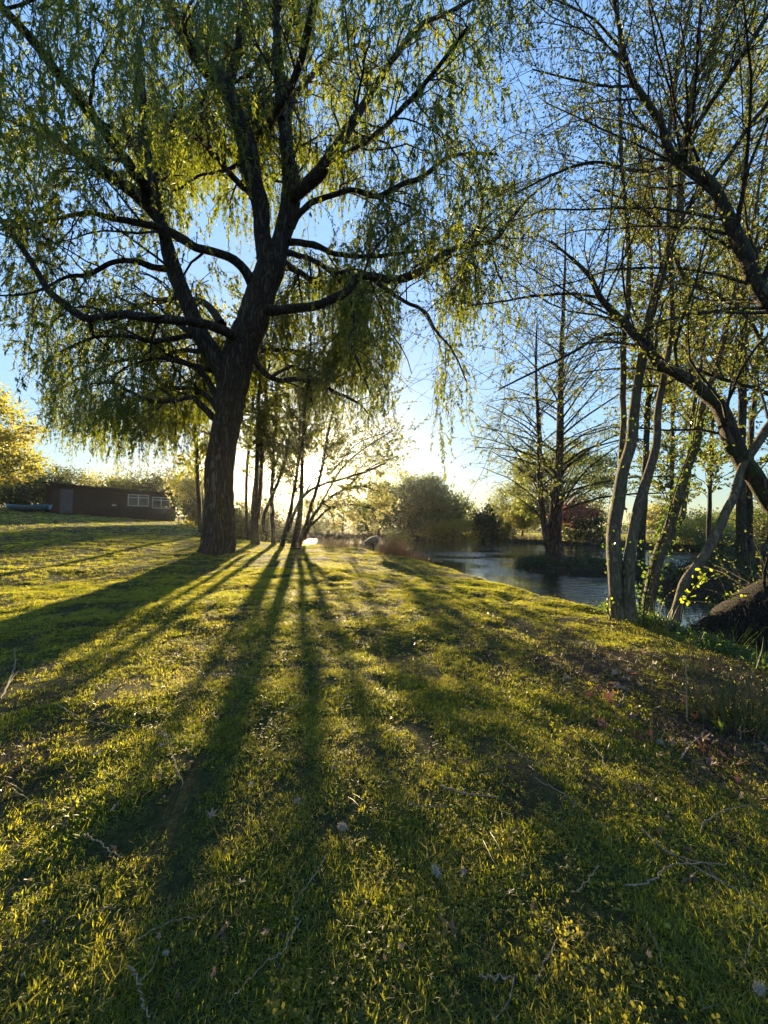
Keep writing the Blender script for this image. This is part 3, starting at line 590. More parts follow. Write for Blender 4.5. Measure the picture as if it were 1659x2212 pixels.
# the tree whose trunk lies over the water and throws limbs back over the frame
fb = at(1500, 1385, 5.0)
big, BP_, BR_ = multi('fallen_willow', 'dark fallen willow with root covered trunk over the water and long limbs arching overhead', 'willow tree', fb, [
 [(1468, 1398, 18, .1), (1492, 1392, 60), (1530, 1382, 100), (1580, 1368, 135), (1630, 1350, 160), (1700, 1310, 180), (1780, 1240, 110), (1860, 1120, 90)],
 [(1860, 1150, 63, -0.15), (1760, 1150, 55, 0.05), (1700, 1120, 48, 0.15), (1659, 1080, 46, 0.25), (1636, 1034, 46, 0.25), (1608, 997, 45, 0.25), (1585, 956, 42, 0.25), (1554, 879, 38, 0.25), (1513, 842, 33, 0.25), (1469, 808, 29, 0.25), (1428, 791, 27, 0.25), (1408, 760, 28, 0.25), (1367, 719, 23, 0.15), (1333, 685, 19, 0.15), (1299, 645, 16, 0.05), (1275, 597, 13, 0.05), (1241, 563, 8, 0.05), (1190, 520, 5, 0.05)],
 [(1880, 1120, 67, -0.80), (1840, 950, 58, -0.60), (1760, 800, 52, -0.50), (1700, 705, 47, -0.30), (1659, 651, 46, -0.30), (1625, 590, 43, -0.30), (1605, 539, 41, -0.30), (1578, 485, 38, -0.30), (1544, 408, 34, -0.30), (1503, 374, 29, -0.30), (1452, 333, 25, -0.30), (1428, 272, 22, -0.30), (1401, 231, 21, -0.40), (1374, 187, 19, -0.40), (1353, 136, 16, -0.50), (1340, 68, 13, -0.50), (1326, 0, 11, -0.60), (1310, -80, 8, -0.70)],
 [(1760, 900, 14, .5), (1659, 768, 12, .6), (1646, 745, 12, .6), (1622, 699, 12, .7), (1588, 662, 12, .7), (1520, 624, 11, .7), (1479, 604, 11, .7), (1462, 563, 10, .7), (1435, 495, 10, .7), (1401, 461, 9, .6), (1350, 430, 6, .6), (1280, 410, 4, .5)],
 [(1780, 940, 12, .2), (1659, 852, 10, .4), (1605, 832, 10, .4), (1537, 811, 8, .5), (1490, 795, 7, .6), (1440, 830, 5, .7), (1390, 835, 4, .7), (1330, 840, 3, .8)],
 [(1605, 560, 14, .8), (1660, 520, 12, .6), (1730, 380, 10, .4)],
 [(1469, 323, 9, .7), (1503, 272, 9, .4), (1571, 170, 9, 0), (1659, 34, 9, -.3), (1740, -90, 7, -.5)],
 [(1469, 476, 9, .8), (1500, 430, 9, .6), (1537, 385, 9, .4), (1600, 300, 9, .2), (1659, 221, 9, 0), (1760, 80, 7, -.2)],
 [(1367, 719, 9, .9), (1300, 725, 7, .7), (1240, 760, 6, .5), (1160, 800, 5, .3), (1080, 840, 3, .2)],
 [(1299, 645, 7, .8), (1240, 635, 7, .7), (1150, 640, 6, .6), (1080, 652, 4, .5), (1010, 660, 3, .4)],
 [(1374, 187, 9, .9), (1300, 185, 7, .6), (1230, 170, 6, .4), (1150, 150, 4, .3)],
 [(1480, 355, 11, 1), (1380, 370, 9, .8), (1290, 350, 8, .7), (1200, 375, 6, .5), (1110, 420, 4, .4)],
 [(1345, 110, 9, .8), (1280, 40, 7, .6), (1200, 0, 5, .4), (1130, -30, 4, .4)],
], M_DARK_BARK, 5.2, 300, 3600, 27000, .042, M_SMALL_LEAF, sides=14, up=.3, l1=(.8, 2.8), t0=.35, part='limb')
# rootlets and dead grass hanging over the fallen trunk
n = 2600; t = rng.uniform(0, .8, n); Q = resample(np.hstack([BP_[0], BR_[0][:, None]]), 60); i = (t * 59).astype(int)
th = rng.uniform(-1.2, 2.6, n); pos = Q[i, :3] + np.stack([np.zeros(n), -np.sin(th) * Q[i, 3], np.cos(th) * Q[i, 3]], 1) * 1.0
fib = np.empty((n, 5, 3)); fib[:, 0] = pos; dd = nrm(np.stack([rng.normal(-.5, .5, n), -np.abs(rng.normal(.3, .4, n)), rng.normal(-.1, .25, n)], 1))
for s in range(1, 5):
    fib[:, s] = fib[:, s - 1] + dd * rng.uniform(.04, .11, n)[:, None]; dd = nrm(dd + np.array([0, -.05, -.35]) + rng.normal(0, .2, (n, 3)))
obj('rootlets', np_mesh('rootlets', *tubes(fib, np.tile(np.linspace(.0035, .001, 5), (n, 1)), 3), M_TWIG), big, kind='stuff')

# ivy on the third stem of the clump
def ivy_on(P, r, t0, t1, n, size, rad=1.3):
    t = rng.uniform(t0, t1, n) * (len(P) - 1); a = np.minimum(t.astype(int), len(P) - 2); f = (t - a)[:, None]
    c = P[a] * (1 - f) + P[a + 1] * f; T = nrm(P[a + 1] - P[a]); q = rng.normal(0, 1, (n, 3)); q = nrm(q - (q * T).sum(1, keepdims=True) * T)
    return c + q * (r[a] * rng.uniform(1.0, rad, n) + rng.exponential(.02, n))[:, None], q
vine = empty('ivy_vine', cb + [.2, .2, 0], 'glossy ivy climbing the right hand stems of the pale clump', 'ivy')
P, q = ivy_on(CP[3], CR[3], .02, .42, 750, .05); P2, q2 = ivy_on(CP[0], CR[0], .03, .35, 110, .05); P3, q3 = ivy_on(CP[2], CR[2], 0, .12, 100, .05)
P = np.concatenate([P, P2, P3]); q = np.concatenate([q, q2, q3]); n = len(P)
leaves(P, q * .6 + rng.normal(0, .6, (n, 3)) + [0, 0, -.4], rng.uniform(.035, .065, n), rng.uniform(.03, .055, n), 'foliage', M_IVY, parent=vine, kind='stuff')
st = CP[3][:11] + rng.normal(0, .012, (11, 3)) + [-.1, -.05, 0]
obj('vine_stem', np_mesh('vine_stem', *tubes(st, np.full(11, .009), 6), M_TWIG, smooth=True), vine)

# ------------------------------------------------------------------ slim trees between the willow and the pond
def cluster(label, base_px, D, stems, n1, n2, nl, mat=M_SMALL_LEAF, name='slim_tree', lsz=.06, bark=M_DARK_BARK, **kw):
    b = at(*base_px, D); b[2] = gz(b[0], b[1])
    return multi(name, label, 'tree', b, stems, bark, D, n1, n2, nl, lsz, mat, sides=10, **kw)
cluster('double stemmed slim tree just right of the big willow trunk', (552, 1168), 15.6, [
 [(551, 1180, 24), (550, 1164, 19), (550, 1086, 15), (554, 1031, 10), (557, 947, 9), (559, 864, 8), (565, 760, 6), (560, 660, 4)],
 [(555, 1120, 13, .2), (562, 1058, 10, .3), (566, 975, 9, .3), (572, 892, 7, .3), (580, 800, 5, .3), (585, 720, 3, .3)]], 60, 560, 15000, t0=.25, l1=(.8, 2.4), lsz=.10)
cluster('thin straight tree rising close beside the willow trunk', (532, 1150), 18.5, [
 [(531, 1165, 9), (532, 1128, 7), (534, 1003, 6), (544, 920, 6), (548, 820, 4), (545, 740, 3)]], 26, 240, 6000, t0=.3, lsz=.12)
cluster('slim tree with a forked low stem left of the sunlit pair', (588, 1166), 15.8, [
 [(592, 1178, 13), (591, 1164, 10), (587, 1086, 9), (589, 1017, 7), (596, 930, 6), (600, 840, 4)],
 [(572, 1150, 8), (569, 1120, 8), (580, 1090, 7), (594, 1058, 7), (611, 1008, 5), (625, 950, 4)]], 34, 300, 7000, t0=.35, lsz=.10)
cluster('curved slim stem leaning right in front of the sun glow', (608, 1172), 15.3, [
 [(608, 1184, 13), (611, 1170, 11), (625, 1114, 9), (636, 1058, 7), (644, 1003, 6), (655, 947, 5), (670, 890, 3)]], 24, 220, 5000, t0=.4, lsz=.10)
cluster('multi stemmed slim tree directly below the sun', (641, 1176), 15.0, [
 [(637, 1190, 24), (639, 1172, 18), (647, 1114, 12), (652, 1045, 9), (655, 961, 8), (659, 892, 7), (668, 800, 5), (672, 720, 3)],
 [(644, 1180, 14), (652, 1158, 9), (669, 1106, 8), (689, 1039, 7), (700, 983, 6), (708, 940, 4), (720, 880, 3)],
 [(622, 1150, 9), (632, 1120, 8), (655, 1072, 7), (697, 1047, 5), (752, 1031, 4.5), (794, 1017, 4), (833, 1000, 3)],
 [(655, 1074, 4), (680, 1035, 3), (720, 1015, 3), (770, 960, 2), (830, 935, 2)]], 70, 640, 11000, t0=.4, lsz=.09)
# pale maple sprays hanging over the water to the right of the sun
mb = at(700, 1160, 16.6); mb[2] = WATER
mp = empty('shoreline_maple', mb, 'low maple with pale backlit leaves hanging over the pond beside the goose', 'tree')
ML = [trace([(655, 1168, 10), (680, 1110, 7), (720, 1070, 6), (770, 1050, 4), (815, 1060, 3)], 16.4), trace([(668, 1140, 6), (710, 1100, 5), (760, 1090, 4), (810, 1100, 3)], 16.4), trace([(690, 1095, 5), (740, 1010, 4), (800, 960, 3), (850, 930, 2)], 16.4), trace([(740, 1060, 4), (800, 1010, 3), (860, 985, 2)], 16.4)]
for P, r in ML: obj('branch', barkmesh('branch', P, r, M_DARK_BARK, 7), mp)
MP = np.array([a for a, _ in ML]); MR = np.array([b for _, b in ML])
b1, r1 = grow(MP, MR, 70, .25, 1, .4, 1.5, (25, 75), bias=(0, 0, -.05), wob=.15, k=6, rk=.4, rmin=.004)
b2, r2 = grow(b1, r1, 420, .2, 1, .2, .7, (25, 75), bias=(0, 0, -.1), wob=.15, k=4, rk=.5, rmin=.003)
obj('branches', np_mesh('branches', *cat([tubes(b1, r1, 4), tubes(b2, r2, 3)]), M_DARK_BARK), mp, kind='stuff')
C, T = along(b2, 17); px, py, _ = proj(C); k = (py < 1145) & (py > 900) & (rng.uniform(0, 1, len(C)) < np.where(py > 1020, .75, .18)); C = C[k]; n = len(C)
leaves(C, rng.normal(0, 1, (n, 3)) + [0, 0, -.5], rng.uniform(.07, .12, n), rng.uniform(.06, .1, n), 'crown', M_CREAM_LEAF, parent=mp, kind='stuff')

# tree just left of the willow trunk, behind it
cluster('thin bare trunk standing just left behind the willow trunk', (431, 1140), 19, [
 [(434, 1150, 12), (432, 1120, 11), (428, 1050, 10), (425, 980, 9), (420, 900, 8), (425, 800, 6), (430, 700, 4)]], 40, 360, 9000, t0=.2, lsz=.14, mat=M_GOLD_LEAF)

# ------------------------------------------------------------------ cypress island
def cypress(name, label, base, trunks, nb, D, zl, length, spray, seed_up=.35, lmat=M_SMALL_LEAF, nleaf=20, lsz=.06):
    e = empty(name, base, label, 'tree'); P0 = []
    for pts in trunks:
        P, r = trace(pts, D, 26); P0.append((P, r)); obj('trunk', barkmesh('trunk', P, r, M_RED_BARK, 16, flare=.35, rough=.06), e)
    PP, RR = np.array([a for a, _ in P0]), np.array([b for _, b in P0])
    b1, r1 = grow(PP, RR, nb, .14, .97, *length, (58, 88), bias=(0, 0, seed_up), grav=.09, wob=.05, k=9, rk=.3, rmin=.012, rcap=.06)
    # upper limbs are shorter
    top = PP[0][-1][2]; f = np.clip(1.15 - (b1[:, 0, 2] - base[2]) / (top - base[2]), .25, 1)[:, None, None]
    b1 = b1[:, :1] + (b1 - b1[:, :1]) * f
    b2, r2 = grow(b1, r1, nb * spray, .12, 1, .5, 1.6, (25, 60), bias=(0, 0, .05), grav=.15, wob=.12, k=5, rk=.4, rmin=.005, rcap=.015)
    b3, r3 = grow(b2, r2, nb * spray * 3, .1, 1, .2, .6, (25, 60), bias=(0, 0, .0), grav=.3, wob=.15, k=3, rk=.5, rmin=.004, rcap=.006)
    for k in range(0, min(len(b1), 40)): obj('limb', np_mesh('limb', *tubes(b1[k], r1[k], 6), M_RED_BARK, smooth=True), e)
    obj('branches', np_mesh('branches', *cat([tubes(b1[40:], r1[40:], 5), tubes(b2, r2, 3), tubes(b3, r3, 3)]), M_RED_BARK), e, kind='stuff')
    C, T = along(b3, nleaf); n = len(C); leaves(C, rng.normal(0, 1, (n, 3)), lsz * rng.uniform(.6, 1.2, n), lsz * .6 * rng.uniform(.6, 1.2, n), 'crown', lmat, parent=e, kind='stuff')
    return e
cyb = at(1200, 1205, 17.0); cyb[2] = gz(cyb[0], cyb[1])
cypress('swamp_cypress', 'tall twin trunked swamp cypress with spreading bare limbs on the small island', cyb, [
 [(1200, 1212, 42), (1199, 1195, 33), (1200, 1143, 27), (1203, 1075, 24), (1207, 990, 18), (1209, 922, 16), (1210, 835, 13), (1214, 733, 10), (1219, 631, 7), (1221, 560, 5), (1222, 480, 3)],
 [(1192, 1196, 22), (1181, 1160, 16), (1172, 1110, 13), (1167, 1050, 12), (1166, 990, 12), (1164, 922, 10), (1159, 852, 7), (1158, 760, 5), (1160, 690, 3)]], 95, 17.0, 3, (3.0, 6.0), 6, nleaf=8, lsz=.08)

# second islet: big trunks at the right edge, dark trunk behind the stem clump
def plain_tree(label, D, px, n1, n2, nl, name='bank_tree', mat=M_SMALL_LEAF, lsz=.07, bark=M_DARK_BARK, **kw):
    b = at(px[0][0][0], px[0][0][1], D); b[2] = gz(b[0], b[1])
    return multi(name, label, 'tree', b, px, bark, D, n1, n2, nl, lsz, mat, sides=12, **kw)
plain_tree('stout double trunk tree on the weedy islet at the right edge', 13.0, [
 [(1603, 1250, 40), (1604, 1215, 32), (1602, 1150, 26), (1600, 1050, 22), (1603, 900, 20), (1606, 780, 19), (1608, 640, 17), (1610, 520, 14), (1606, 400, 11), (1612, 260, 8), (1620, 100, 5)],
 [(1616, 1245, 26, .2), (1617, 1150, 20, .2), (1618, 1050, 17, .2), (1625, 900, 13, .2), (1640, 760, 10, .2), (1655, 600, 7, .2)]], 110, 1100, 26000, lsz=.10, t0=.3, l1=(1, 3.2))
plain_tree('dark straight trunk half hidden behind the pale stem clump', 15.0, [
 [(1383, 1232, 26), (1384, 1211, 20), (1388, 1140, 17), (1393, 1030, 15), (1397, 922, 14), (1402, 840, 12), (1406, 760, 11), (1408, 640, 9), (1405, 500, 6), (1400, 380, 4)]], 70, 650, 15000, lsz=.11, t0=.3, l1=(1, 3.0))
plain_tree('slender tree with yellow green leaves on the far bank right of the stem clump', 24.0, [
 [(1453, 1180, 15), (1452, 1112, 12), (1452, 1000, 10), (1453, 922, 9), (1456, 800, 7), (1460, 700, 5), (1462, 600, 3)]], 70, 650, 16000, lsz=.16, t0=.12, l1=(1.2, 3.8), mat=M_SMALL_LEAF)
plain_tree('slim pale trunk behind the leaning alder', 19.0, [
 [(1530, 1200, 13), (1532, 1100, 10), (1535, 1000, 9), (1540, 900, 8), (1545, 780, 6), (1550, 640, 4)]], 60, 520, 12000, lsz=.14, t0=.2, l1=(1.2, 3.5))
plain_tree('short leaning trunk at the far right edge of the islet', 12.0, [
 [(1640, 1235, 24), (1652, 1190, 18), (1675, 1130, 14), (1700, 1000, 9)]], 14, 120, 1200, lsz=.06)

# vegetation covering the islets and the far banks
def patch(poly, n, inset=.1):
    lo, hi = poly.min(0), poly.max(0); x = rng.uniform(lo[0], hi[0], n * 4); y = rng.uniform(lo[1], hi[1], n * 4)
    k = sdist(x, y, poly) < -inset; return x[k][:n], y[k][:n]
def herbs(name, x, y, hgt, per, size, mat, label, spread=.12):
    n = len(x); z = height(x, y); C = np.repeat(np.stack([x, y, z], 1), per, 0); m_ = len(C)
    h = np.repeat(hgt, per) if np.ndim(hgt) else hgt
    C = C + np.stack([rng.normal(0, spread, m_), rng.normal(0, spread, m_), rng.uniform(.02, 1, m_) * h], 1)
    return leaves(C, rng.normal(0, 1, (m_, 3)) + [0, 0, .6], size * rng.uniform(.6, 1.3, m_), size * .6 * rng.uniform(.6, 1.2, m_), name, mat, label=label, kind='stuff')
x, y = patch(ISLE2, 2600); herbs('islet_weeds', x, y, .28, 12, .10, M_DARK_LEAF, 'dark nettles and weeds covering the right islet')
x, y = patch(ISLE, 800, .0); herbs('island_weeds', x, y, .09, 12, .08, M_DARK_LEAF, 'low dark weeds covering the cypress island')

reedt = [tuft(26, .9, .018, .22, .55, M_REED), tuft(22, .75, .016, .2, .7, M_REED)]
rusht = [tuft(18, .55, .006, .10, .45, M_RUSH, 4), tuft(14, .45, .006, .09, .6, M_RUSH, 4)]
def shore_pts(i0, i1, n, off=(.0, .9)):
    seg = POND[i0:i1 + 1]; L = np.concatenate([[0], np.cumsum(np.hypot(*np.diff(seg, axis=0).T))]); u = rng.uniform(0, L[-1], n)
    x = np.interp(u, L, seg[:, 0]); y = np.interp(u, L, seg[:, 1]); o_ = rng.uniform(*off, n); cx_, cy_ = 5, 30
    d = np.hypot(x - cx_, y - cy_); return x + (x - cx_) / d * o_, y + (y - cy_) / d * o_
x, y = shore_pts(20, 29, 1500, (-.3, 1.6)); n = len(x)
scatter('far_reeds', np.stack([x, y, np.maximum(height(x, y), WATER - .1)], 1), np.stack([rng.normal(0, .1, n), rng.normal(0, .1, n), rng.uniform(0, 6.28, n)], 1), rng.uniform(.5, 1.05, n), reedt, 'brown reed belt lining the far bank of the pond')
# reed clump by the goose
M_REED_LIT = leafmat('sunlit_dry_reed', [(.18, .125, .07), (.26, .19, .11)], [(.40, .27, .13), (.55, .40, .22)], .4)  # paler copy of the dry reed, sunlight put into its colour
def reed_clump(label, px, py, D, n, spread, sc_, protos=reedt, name='reed_clump', mats=M_REED_LIT):
    c = at(px, py, D); zc = max(gz(c[0], c[1]), WATER)
    e = empty(name, (c[0], c[1], zc), label, 'reeds')
    nb = n; th = rng.uniform(0, 6.28, nb); rr = spread * np.sqrt(rng.uniform(0, 1, nb)); bx = c[0] + rr * np.cos(th); by = c[1] + rr * np.sin(th) * .6
    bz = np.maximum(height(bx, by), WATER) - .02; B = np.empty((nb, 5, 3)); B[:, 0] = np.stack([bx, by, bz], 1)
    d = nrm(np.stack([rng.normal(.1, .3, nb), rng.normal(0, .3, nb), np.ones(nb)], 1)); L = sc_ * rng.uniform(.5, 1.2, nb) / 4
    for s in range(1, 5): B[:, s] = B[:, s - 1] + d * L[:, None]; d = nrm(d + rng.normal(0, .1, (nb, 3)) + np.array([.08, 0, -.12]) * s * .6)
    obj('blades', np_mesh('blades', *tubes(B, np.tile(np.array([1, .9, .7, .5, .2]) * .0032 * (D / 8 + .35), (nb, 1)), 3), mats), e, kind='stuff')
    return e
reed_clump('dry brown reed clump at the pond edge right of the goose', 862, 1196, 13.2, 420, .75, .75)
reed_clump('low tangled reeds at the pond edge left of the goose', 745, 1190, 15.2, 260, 1.0, .42)
reed_clump('thin reed fringe sloping to the water beyond the reed clump', 915, 1215, 12.0, 160, .6, .35)
reed_clump('sedge tuft on the front of the cypress island', 1150, 1205, 16.0, 220, .8, .7, mats=M_RUSH)

# ------------------------------------------------------------------ far bank trees and bushes (left to right)
def gpt(px, D, py=1150):
    p = at(px, py, D); p[2] = gz(p[0], p[1]); return p
bush('willow_bush', gpt(898, 50), 9.0, (7.2, 4.5, 4.2), 170, 30000, .30, M_DULL_LEAF, 'large rounded grey green bush at the far bank of the pond', 'bush', .22, ntr=5, crown_z=.50, spread=.15, shell=.25)
bush('bramble_bush', gpt(985, 46), 3.6, (4.0, 1.8, 1.6), 50, 5000, .22, M_GOLD_LEAF, 'sunlit yellow green shrub low in front of the large rounded bush', 'bush', .06, ntr=3, crown_z=.42)
bush('dark_conifer', gpt(1048, 46), 5.0, (1.7, 1.7, 2.5), 60, 7000, .2, M_DARK_LEAF, 'dark dense conical evergreen beside the rounded bush', 'bush', .12, shell=.1, crown_z=.48)
bush('dark_shrub', gpt(1078, 47), 3.2, (2.0, 1.8, 1.6), 30, 3000, .2, M_HEDGE_LEAF, 'smaller dark shrub to the right of the evergreen', 'bush', .08, crown_z=.45)
bush('birch_tree', gpt(1085, 62), 8.5, (2.4, 2.4, 3.4), 50, 2600, .2, M_SMALL_LEAF, 'thin airy birch showing behind the dark evergreen', 'tree', .12, crown_z=.6)
bush('yellow_tree', gpt(1128, 58), 5.6, (3.2, 3.0, 2.4), 60, 5000, .26, M_GOLD_LEAF, 'yellow leaved tree left of the cypress trunks', 'tree', .16, crown_z=.58)
bush('oak_tree', gpt(1215, 50), 12.2, (7.4, 5.5, 5.4), 120, 17000, .27, M_SMALL_LEAF, 'broad olive green oak standing behind the cypress', 'tree', .38, crown_z=.58, spread=.10, shell=.55)
bush('red_maple', gpt(1250, 42), 4.2, (2.4, 1.8, 1.6), 36, 2600, .17, M_RED_LEAF, 'small red leaved tree behind the cypress trunk', 'tree', .07, crown_z=.68)
bush('green_shrub', gpt(1275, 41), 2.6, (3.4, 1.6, 1.2), 40, 3600, .2, M_HEDGE_LEAF, 'low green shrub beneath the red leaved tree', 'bush', .05, crown_z=.42)
bush('round_tree', gpt(1428, 95), 8.0, (4.6, 4.6, 3.6), 70, 4500, .42, M_GOLD_LEAF, 'round golden green tree alone in the far field', 'tree', .25, crown_z=.56)
bush('far_bank_bush', gpt(1500, 34), 3.0, (3.4, 2.0, 1.5), 50, 4500, .17, M_GOLD_LEAF, 'yellow green willow scrub on the right far bank', 'bush', .05, ntr=3, crown_z=.45)
bush('far_bank_bush', gpt(1570, 30), 2.5, (2.8, 1.6, 1.2), 40, 3200, .16, M_HEDGE_LEAF, 'duller green scrub at the right end of the far bank', 'bush', .05, ntr=3, crown_z=.45)
bush('far_bank_bush', gpt(1640, 40), 4.2, (4.4, 2.6, 2.2), 60, 4000, .2, M_SMALL_LEAF, 'taller scrub at the very right edge of the far bank', 'bush', .08, ntr=2, crown_z=.45)
# far tree line
k = 0
for px, D, h, wdt in ((1120, 170, 8, 16), (1180, 160, 7, 14), (1300, 180, 11, 18), (1360, 210, 10, 22), (1470, 170, 8, 18), (1540, 150, 9, 18), (1600, 140, 11, 16), (1680, 150, 12, 20), (1060, 180, 9, 16), (1000, 200, 12, 20)):
    hl = 'hazy distant tree on the horizon, ' + {1120: 'left of the cypress trunks behind the yellow tree', 1180: 'directly behind the cypress trunks', 1300: 'between the red tree and the pale stems', 1360: 'seen between the two front pale stems', 1470: 'right of the round golden tree', 1540: 'behind the slim trunk and leaning alder', 1600: 'behind the stout double trunk', 1680: 'cut by the right edge', 1060: 'behind the dark evergreen', 1000: 'behind the right side of the large rounded bush'}[px]
    bush('horizon_tree', gpt(px, D), h, (wdt / 2, 4, h * .5), 34, 1100, 1.0, M_DULL_LEAF, hl, 'tree', .2, crown_z=.5, group='trees along the horizon', twigs=False)
# shrubs on the opposite shore under the sun
for px, D, h, rx, mt, lab in ((560, 29, 4.6, 2.6, M_HEDGE_LEAF, 'shaded shrub seen between the willow trunk and the slim trees'),
    (615, 38, 5.0, 3.0, M_HEDGE_LEAF, 'green shrub behind the curved slim stem'),
    (690, 55, 5.2, 4.2, M_DULL_LEAF, 'grey green scrub on the opposite shore just below the sun'),
    (740, 54, 5.6, 4.2, M_DULL_LEAF, 'grey scrub on the opposite shore between the sun and the rounded bush'),
    (800, 53, 6.6, 3.6, M_HEDGE_LEAF, 'dark scrub joining the left side of the rounded bush')):
    bush('shore_scrub', gpt(px, D), h, (rx, 1.8, h * .5), 40, 3400, .2 * (.5 + D / 80), mt, lab, 'bush', .06, ntr=3, crown_z=.45)

# ------------------------------------------------------------------ left background: shed, boat, hedges, trees
M_SHED = plain('shed_boards', (.026, .021, .017), .85, 5, .35, bump=.2)
M_ROOF = plain('shed_roof_felt', (.03, .03, .03), .9, 9, .3)
M_WHITE = plain('white_window_paint', (.42, .43, .42), .45, 6, .06)
M_GLASS, nt = mat_new('dark_window_glass'); o = N(nt, 'ShaderNodeOutputMaterial'); p = N(nt, 'ShaderNodeBsdfPrincipled')
p.inputs['Base Color'].default_value = (.02, .025, .03, 1); p.inputs['Roughness'].default_value = .06; nt.links.new(p.outputs[0], o.inputs[0])
def box(c, s, M=None):
    v = np.array([[x, y, z] for x in (-.5, .5) for y in (-.5, .5) for z in (-.5, .5)]) * s
    if M is not None: v = v @ M.T
    q = np.array([[0, 1, 3, 2], [4, 6, 7, 5], [0, 4, 5, 1], [2, 3, 7, 6], [0, 2, 6, 4], [1, 5, 7, 3]])
    return v + np.asarray(c), q
A = at(97, 1108, 31.0); Bp = at(378, 1128, 35.5); A[2] = 0; Bp[2] = 0
sx = Bp - A; Ls = np.linalg.norm(sx); sx /= Ls; sy = np.array([-sx[1], sx[0], 0]); SM = np.stack([sx, sy, [0, 0, 1]], 1)
z0 = gz(A[0], A[1]); z1 = gz(Bp[0], Bp[1]); zb = min(z0, z1) - .1
# floor of shed follows the slope: the wall foot is sunk in the ground, the roof runs parallel to the slope
shed = empty('shed', (A + Bp) / 2 + [0, 0, zb], 'long dark timber shed with white framed windows at the back of the lawn', 'shed')
def sp(u, v, z): return A + sx * u + sy * v + np.array([0, 0, z])
ztop0, ztop1 = z0 + 2.25, z1 + 2.45
def quadbox(u0, u1, v0, v1, zf0, zf1, zt0, zt1):
    V = np.array([sp(u0, v0, zf0), sp(u1, v0, zf1), sp(u1, v1, zf1), sp(u0, v1, zf0), sp(u0, v0, zt0), sp(u1, v0, zt1), sp(u1, v1, zt1), sp(u0, v1, zt0)])
    return V, np.array([[0, 3, 2, 1], [4, 5, 6, 7], [0, 1, 5, 4], [1, 2, 6, 5], [2, 3, 7, 6], [3, 0, 4, 7]])
zt = lambda u: ztop0 + (ztop1 - ztop0) * u / Ls
zf = lambda u: z0 - .5 + (z1 - z0) * u / Ls
obj('wall', np_mesh('wall', *quadbox(0, Ls, .03, 3.6, zf(0), zf(Ls), ztop0 - .02, ztop1 - .02), M_SHED), shed)
nb = 15; mesh_board = None
for k in range(nb):   # horizontal weatherboards on the lawn face
    h0 = k / nb; h1 = (k + 1) / nb
    f0 = lambda u, h: zf(u) + .35 + (zt(u) - zf(u) - .42) * h
    V, Q = quadbox(0, Ls, -.012 - .006 * (k % 2), .028, f0(0, h0), f0(Ls, h0), f0(0, h1) - .012, f0(Ls, h1) - .012); obj('board', np_mesh('board', V, Q, M_SHED), shed)
obj('roof', np_mesh('roof', *quadbox(-.25, Ls + .25, -.3, 3.9, zt(-.25), zt(Ls + .25), zt(-.25) + .12, zt(Ls + .25) + .12), M_ROOF), shed)
def window(u, wdt, zc, hh):
    z = zt(u) - zc
    f = obj('window', np_mesh('window', *quadbox(u - wdt / 2, u + wdt / 2, -.03, .02, z - hh / 2, z - hh / 2, z + hh / 2, z + hh / 2), M_GLASS), shed)
    for (a0, a1, b0, b1) in ((-.5, .5, -.5, -.5), (-.5, .5, .5, .5), (-.5, -.5, -.5, .5), (.5, .5, -.5, .5), (-.5, .5, .26, .26), (0, 0, -.5, .5)):
        g = obj('frame', np_mesh('frame', *quadbox(u + a0 * wdt - .035, u + a1 * wdt + .035, -.07, -.032, z + b0 * hh - .035, z + b0 * hh - .035, z + b1 * hh + .035, z + b1 * hh + .035), M_WHITE), f)
        g.location = (0, 0, 0)
uA = lambda px: Ls * (px - 97) / (378 - 97) * (31 + 0 * px) / (31 + (px - 97) / 281 * 4.5) * (35.5 / 31 if px > 370 else 1.0) 
window(Ls * .685, 1.5, .78, .95); window(Ls * .875, 1.35, .85, .95)
box1 = quadbox(Ls * .485, Ls * .5, -.09, -.03, zt(6) - 1.6, zt(6) - 1.6, zt(6) - 1.5, zt(6) - 1.5)
for u in (.478, .495):
    zz = zt(Ls * u) - 1.42; obj('wall_socket', np_mesh('wall_socket', *quadbox(Ls * u, Ls * u + .16, -.09, -.03, zz, zz, zz + .14, zz + .14), M_WHITE), shed)
obj('door', np_mesh('door', *quadbox(Ls * .10, Ls * .19, -.05, -.032, zf(1) + .5, zf(1) + .5, zt(1) - .3, zt(1) - .3), plain('grey_door', (.07, .08, .10), .6, 4)), shed, label='faded blue grey door')

# blue boat upturned-less: an open dinghy hull
M_BLUE = plain('faded_blue_paint', (.025, .10, .16), .5, 5, .2)
bc = at(62, 1100, 29.0); bc[2] = gz(bc[0], bc[1])
boat = empty('rowing_boat', bc, 'faded blue rowing boat lying on the grass left of the shed', 'boat')
nS, nR = 17, 9; Lb = 3.1; V = []
for i in range(nS):
    t = i / (nS - 1) * 2 - 1; wv = .62 * (1 - abs(t) ** 3.2) ** .6 if abs(t) < 1 else .05; wv = max(wv, .16 if t > 0 else .03); sheer = .42 + .10 * t * t
    for j in range(nR):
        a = j / (nR - 1) * np.pi - np.pi / 2; V.append([t * Lb / 2 + (.1 * t * np.cos(a * 0) * (abs(a) / 1.57)), np.sin(a) * wv, sheer * (1 - np.cos(a) ** .7 * (1 - .3 * t * t) * 1.0) if abs(a) < 1.5707 else sheer])
V = np.array(V); V[:, 2] += .02; q = (np.arange(nS - 1)[:, None] * nR + np.arange(nR - 1)[None]).ravel(); Q = np.stack([q, q + 1, q + nR + 1, q + nR], 1)
hm = np_mesh('hull', V + bc, Q, M_BLUE, smooth=True); ho = obj('hull', hm, boat); sd = ho.modifiers.new('thick', 'SOLIDIFY'); sd.thickness = .03
